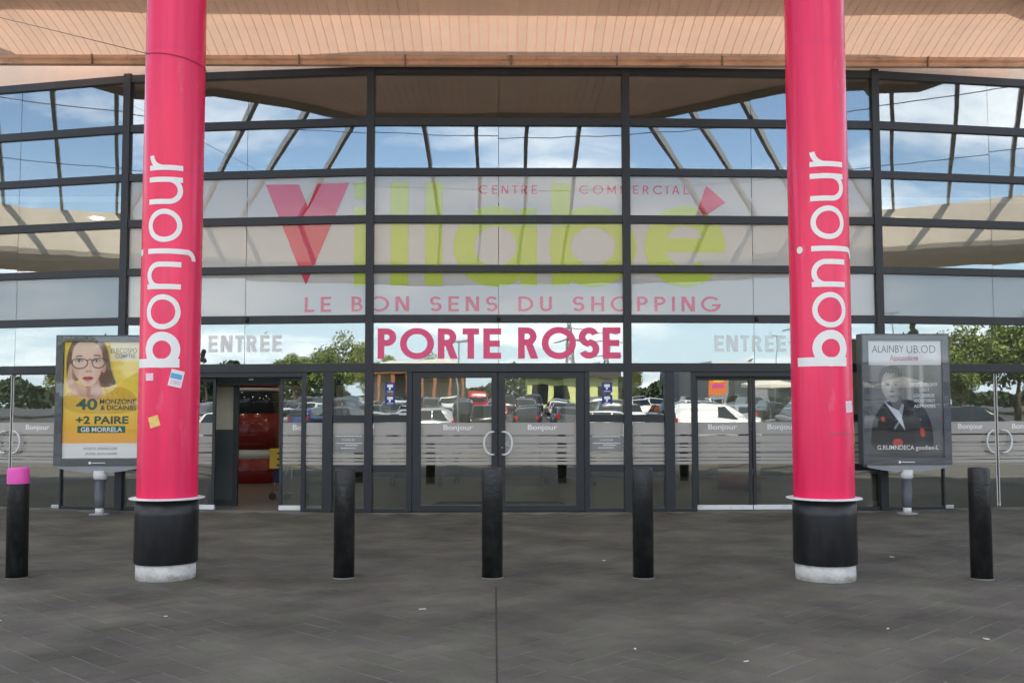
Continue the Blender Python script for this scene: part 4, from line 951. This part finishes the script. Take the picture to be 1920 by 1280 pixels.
cols = ['white', 'silver', 'grey', 'black', 'grey', 'silver', 'red', 'blue', 'white', 'grey', 'black', 'black']
kinds = ['hatch', 'suv', 'estate', 'hatch', 'hatch', 'estate', 'hatch', 'van', 'suv', 'hatch', 'estate', 'hatch', 'suv']
for ry, base, x0, x1 in ((-49, 1.57, -40, 40), (-54.5, -1.57, -40, 40), (-65, 1.57, -42, 42), (-70.5, 1.57, -42, 42), (-82, 1.57, -44, 44)):
    x = x0
    while x < x1:
        if random.random() < .84:
            if base == 0: car(random.choice(kinds), random.choice(cols), x, ry + random.uniform(-.2, .2), random.choice((0, math.pi)) + random.uniform(-.02, .02)); x += random.uniform(5.2, 6.4)
            else: car(random.choice(kinds), random.choice(cols), x, ry + random.uniform(-.3, .3), base + random.choice((0, math.pi)) + random.uniform(-.05, .05)); x += 2.6
        else: x += 2.7
car('van', 'white', 14.2, -38.2, 0.05); car('suv', 'silver', -4.6, -38.4, 3.1); car('estate', 'silver', -6.6, -35.6, 3.16); car('hatch', 'white', 6.0, -38.3, .05); car('estate', 'white', -21., -32.5, .3); car('suv', 'black', 33, -27, .6); car('hatch', 'silver', -36, -25, -.6)
for ry in (-49, -54.5, -65, -70.5, -82):
    for k in range(-17, 18): tag(MB().box(k * 2.6 - 1.36, k * 2.6 - 1.26, ry - 2.4, ry + 2.4, gz_park(ry) + .05, gz_park(ry) + .055).build('bay_line', 'line_paint', bpy.data.objects['car_park_ground']))

def tree_meshes(h, rx, n, seed, conifer=False):
    rg = np.random.default_rng(seed); cen = []
    k = 34
    for _ in range(k):
        if conifer:
            t_ = rg.uniform(0, 1) ** .8; a = rg.uniform(0, 6.28); r_ = rx * (1 - t_) * rg.uniform(.4, 1.0); cen.append((r_ * math.cos(a), r_ * math.sin(a), h * (.12 + .86 * t_), rx * .38 * (1.15 - t_)))
        else:
            d = rg.normal(size=3); d /= np.linalg.norm(d); r_ = rg.uniform(.35, .95); cen.append((d[0] * rx * r_, d[1] * rx * r_, h * .62 + d[2] * h * .34 * r_, rx * rg.uniform(.2, .36)))
    cen = np.array(cen); idx = rg.integers(0, k, n); d = rg.normal(size=(n, 3)); d /= np.linalg.norm(d, axis=1)[:, None]
    pos = cen[idx, :3] + d * (cen[idx, 3] * rg.uniform(.45, 1.08, n))[:, None]
    s = rg.uniform(.09, .17, n) * (h / 8); a = rg.normal(size=(n, 3)); a /= np.linalg.norm(a, axis=1)[:, None]; b_ = np.cross(a, rg.normal(size=(n, 3))); b_ /= np.linalg.norm(b_, axis=1)[:, None]
    A = a * s[:, None]; B = b_ * (s * .6)[:, None]
    V_ = np.stack([pos - A, pos - B, pos + A, pos + B], 1).reshape(-1, 3); me = bpy.data.meshes.new('crown'); me.from_pydata(V_.tolist(), [], np.arange(4 * n).reshape(-1, 4).tolist())
    tr = MB(); tr.tube([(0, 0, -.1), (.05, .02, h * .2), (.0, .08, h * .42), (.05, 0, h * .7)], [h * .032, h * .026, h * .02, h * .008], 9)
    for q in range(6):
        c = cen[q]; z0 = h * (.28 + .05 * q); tr.tube([(0, .03, z0), (c[0] * .5, c[1] * .5, (z0 + c[2]) / 2 + .1), (c[0], c[1], c[2])], [h * .013, h * .009, h * .004], 6)
    return me, tr.mesh('trunk')
TM = [tree_meshes(8.2, 3.6, 11000, 1), tree_meshes(9.2, 3.9, 12000, 2), tree_meshes(7.0, 3.0, 9000, 3), tree_meshes(10.5, 2.6, 10000, 4, True)]
for i_, (c, tr) in enumerate(TM): c.materials.append(MAT['leaf_dark' if i_ == 3 else 'leaf']); tr.materials.append(MAT['bark'])
for k, (x, y, v, s_, rz) in enumerate(((-40.0, -91, 0, 1.0, .3), (-44.5, -90, 2, 1.02, 1.3), (-36, -92, 1, .82, 2.), (-56, -84, 3, .72, .2), (-53, -86, 3, .62, 1.), (-14, -104, 1, .62, .5), (-9, -106, 0, .68, 1.2), (10, -104, 2, .72, .1), (62, -53, 1, 1.0, .6), (68, -48, 0, 1.05, 2.2), (74, -42, 1, 1., 3.), (64, -46, 2, 1.1, 1.), (78, -35, 0, 1.05, .9), (57.5, -60, 3, .8, .4), (59, -56, 0, .95, 1.7), (70, -40, 2, 1.2, .3), (-72, -52, 1, .7, .7), (-68, -60, 2, .7, 2.6), (-82, -40, 0, .7, .1), (22, -106, 1, .6, .3), (-22, -102, 2, .62, 2.), (46, -85, 0, .7, 1.1))):
    nm = 'conifer_tree' if v == 3 else 'leafy_tree'
    c = empty(nm, (x, y, gz_park(y) - .03), rz, label='dark pointed conifer tree beyond the car park' if v == 3 else 'broad leafy green tree beyond the parked cars', cat='tree', group='conifers beyond the car park' if v == 3 else 'leafy trees beyond the car park'); c.scale = (s_,) * 3
    link('trunk', TM[v][1], None, c); link('crown', TM[v][0], None, c)
# timber pavilion, dark canopy shop, grey shed, parasols, totem sign, lamp posts, pylons
pv = empty('timber_pavilion', (-9.0, -96, 1.6), 0, 'brown timber colonnade pavilion behind the parked cars', 'pavilion')
MB().box(-5.2, 5.6, -4, 4, 3.6, 4.1).build('roof_edge', 'brick_wood', pv); MB().add([(-5.6, -4.4, 4.1), (6., -4.4, 4.1), (6., 4.4, 4.1), (-5.6, 4.4, 4.1), (-3, 0, 5.0), (3.4, 0, 5.0)], [(0, 1, 5, 4), (2, 3, 4, 5), (1, 2, 5), (3, 0, 4), (3, 2, 1, 0)]).build('roof', 'canvas', pv)
for k in range(8): MB().box(-5 + k * 1.45, -4.75 + k * 1.45, 3.5, 3.8, 0, 3.6).build('column', 'brick_wood', pv)
MB().box(-5, 5.4, -3.8, -3.6, 0, 3.6).build('rear_wall', 'int_wall', pv)
ds = empty('dark_roofed_shop', (7.0, -98, 1.6), 0, 'low shop with a black roof fascia and lime walls beyond the cars', 'shop')
MB().box(-4.2, 6, -4, 4.4, 3.3, 4.6).build('fascia', 'roof_dark', ds); MB().box(-4, 5.8, -3.8, 3.6, 0, 3.3).build('wall', 'lime_wall', ds)
MB().box(.4, 1.3, 4.42, 4.46, 3.5, 4.3).build('sign', 'orange_panel', ds)
for k in range(4): MB().box(-3.4 + k * 2.3, -1.8 + k * 2.3, 3.61, 3.64, .6, 2.6).build('window', 'car_glass', ds)
sh = empty('grey_shed', (44, -98, 1.6), -.1, 'long grey metal retail shed beyond the car park', 'building')
MB().box(-17, 13, -8, 8, 0, 4.8).build('wall', 'shed_grey', sh); MB().box(-17.2, 13.2, -8.2, 8.2, 4.8, 5.1).build('parapet', 'white_metal', sh)
for k in range(6): MB().box(-15 + k * 4.5, -12.4 + k * 4.5, 8.01, 8.05, .3, 2.8).build('window', 'car_glass', sh)
MB().box(-10, -8.5, 8.01, 8.06, 3.3, 4.0).build('sign', 'magenta', sh)
def parasol(x, y, label):
    c = empty('parasol', (x, y, gz_park(y) - .03), .2, label, 'parasol', 'cream parasols beside the car park')
    MB().lathe([(.03, 0), (.03, 3.3)], 10).build('pole', 'white_metal', c); MB().lathe([(2.1, 2.55), (2.1, 2.75), (1.0, 3.15), (.05, 3.4)], 8, smooth=False, caps=False).build('canopy', 'canvas', c); MB().lathe([(.4, 0), (.4, .1), (.1, .12)], 16).build('base', 'shed_grey', c)
for x, y in ((24.5, -60.), (29., -59.5), (33.5, -59.8)): parasol(x, y, 'cream square parasol on a white pole beside the car park')
ts = empty('totem_sign', (20.6, -60., .57), 0.15, 'orange roadside totem sign with a yellow arch emblem', 'sign')
MB().box(-.62, .62, -.1, .1, 2.1, 4.0).build('panel', 'orange_panel', ts)
for q in (-.35, .35): MB().box(q - .05, q + .05, -.05, .05, 0, 2.1).build('leg', 'steel', ts)
G().arc(0, 3.25, .33, 0, 180, .1, ry=.5).bar(-.36, 2.95, .36, 3.12).place(lambda x, y, k: (-x, .104 + .001 * k, y), 'emblem', 'yellow_ink', ts); MB().box(-.4, .4, .102, .108, 2.6, 2.85).build('magenta_strip', 'magenta', ts)
for x, y in ((-2.3, -41.), (13.5, -60), (-19, -60), (30.5, -76), (-34, -40), (39, -40)):
    c = empty('lamp_post', (x, y, gz_park(y) - .03), 0, 'slim grey car park lamp post with a short arm', 'lamp post', 'lamp posts in the car park'); hh = 5.2 if x == -2.3 else 7.5
    MB().tube([(0, 0, 0), (0, 0, hh)], [.07, .045], 8).build('pole', 'shed_grey', c); MB().box(-.5, .5, -.1, .1, hh, hh + .1).build('head', 'shed_grey', c)
def pylon(x, y, h, label):
    c = empty('power_pylon', (x, y, gz_park(y) - .03), .3, label, 'pylon', 'power pylons on the skyline'); b = MB()
    for sx in (-1, 1):
        for sy in (-1, 1): b.tube([(sx * h * .10, sy * h * .10, 0), (sx * h * .03, sy * h * .03, h * .6), (sx * h * .012, sy * h * .012, h)], h * .006, 5)
    n = 9
    for k in range(n):
        z0, z1 = h * k / n, h * (k + 1) / n; f = lambda z: h * (.10 - .07 * min(1, z / (h * .6)) - .018 * max(0, (z - h * .6) / (h * .4)))
        for (ax, ay), (bx, by) in (((-1, -1), (1, -1)), ((1, 1), (-1, 1)), ((-1, 1), (-1, -1)), ((1, -1), (1, 1))):
            b.tube([(ax * f(z0), ay * f(z0), z0), (bx * f(z1), by * f(z1), z1)], h * .004, 4); b.tube([(bx * f(z0), by * f(z0), z0), (ax * f(z1), ay * f(z1), z1)], h * .004, 4)
    b.build('lattice_tower', 'shed_grey', c)
    for z, w_ in ((.66, .2), (.8, .25), (.92, .16)): MB().tube([(-h * w_, 0, h * z), (0, 0, h * (z + .03)), (h * w_, 0, h * z)], h * .007, 5).build('cross_arm', 'shed_grey', c)
pylon(13, -175, 17, 'grey lattice power pylon on the skyline beyond the shops'); pylon(62, -150, 17, 'grey lattice power pylon on the skyline beyond the shops'); pylon(21, -190, 15, 'grey lattice power pylon on the skyline beyond the shops')

# far wood closing the horizon behind the car park: one mass of foliage
n = 60000; a = rng.uniform(R(-78), R(78), n); r_ = rng.uniform(112, 124, n); hmax = 4.9 + 1.3 * np.sin(a * 23) + .9 * np.sin(a * 61 + 1) + .5 * np.sin(a * 140)
pos = np.stack([r_ * np.sin(a), -r_ * np.cos(a) + 8, 1.8 + (hmax - 1.8) * rng.uniform(0, 1, n) ** .75], 1); A = rng.normal(size=(n, 3)); A /= np.linalg.norm(A, axis=1)[:, None]; B = np.cross(A, rng.normal(size=(n, 3))); B /= np.linalg.norm(B, axis=1)[:, None]
A *= rng.uniform(.2, .45, n)[:, None]; B *= rng.uniform(.15, .3, n)[:, None]
me = bpy.data.meshes.new('far_wood'); me.from_pydata(np.stack([pos - A, pos - B, pos + A, pos + B], 1).reshape(-1, 3).tolist(), [], np.arange(4 * n).reshape(-1, 4).tolist())
tag(link('far_wood', me, 'leaf_dark'), 'dense band of dark green trees closing the horizon behind the car park', 'wood', kind='stuff')
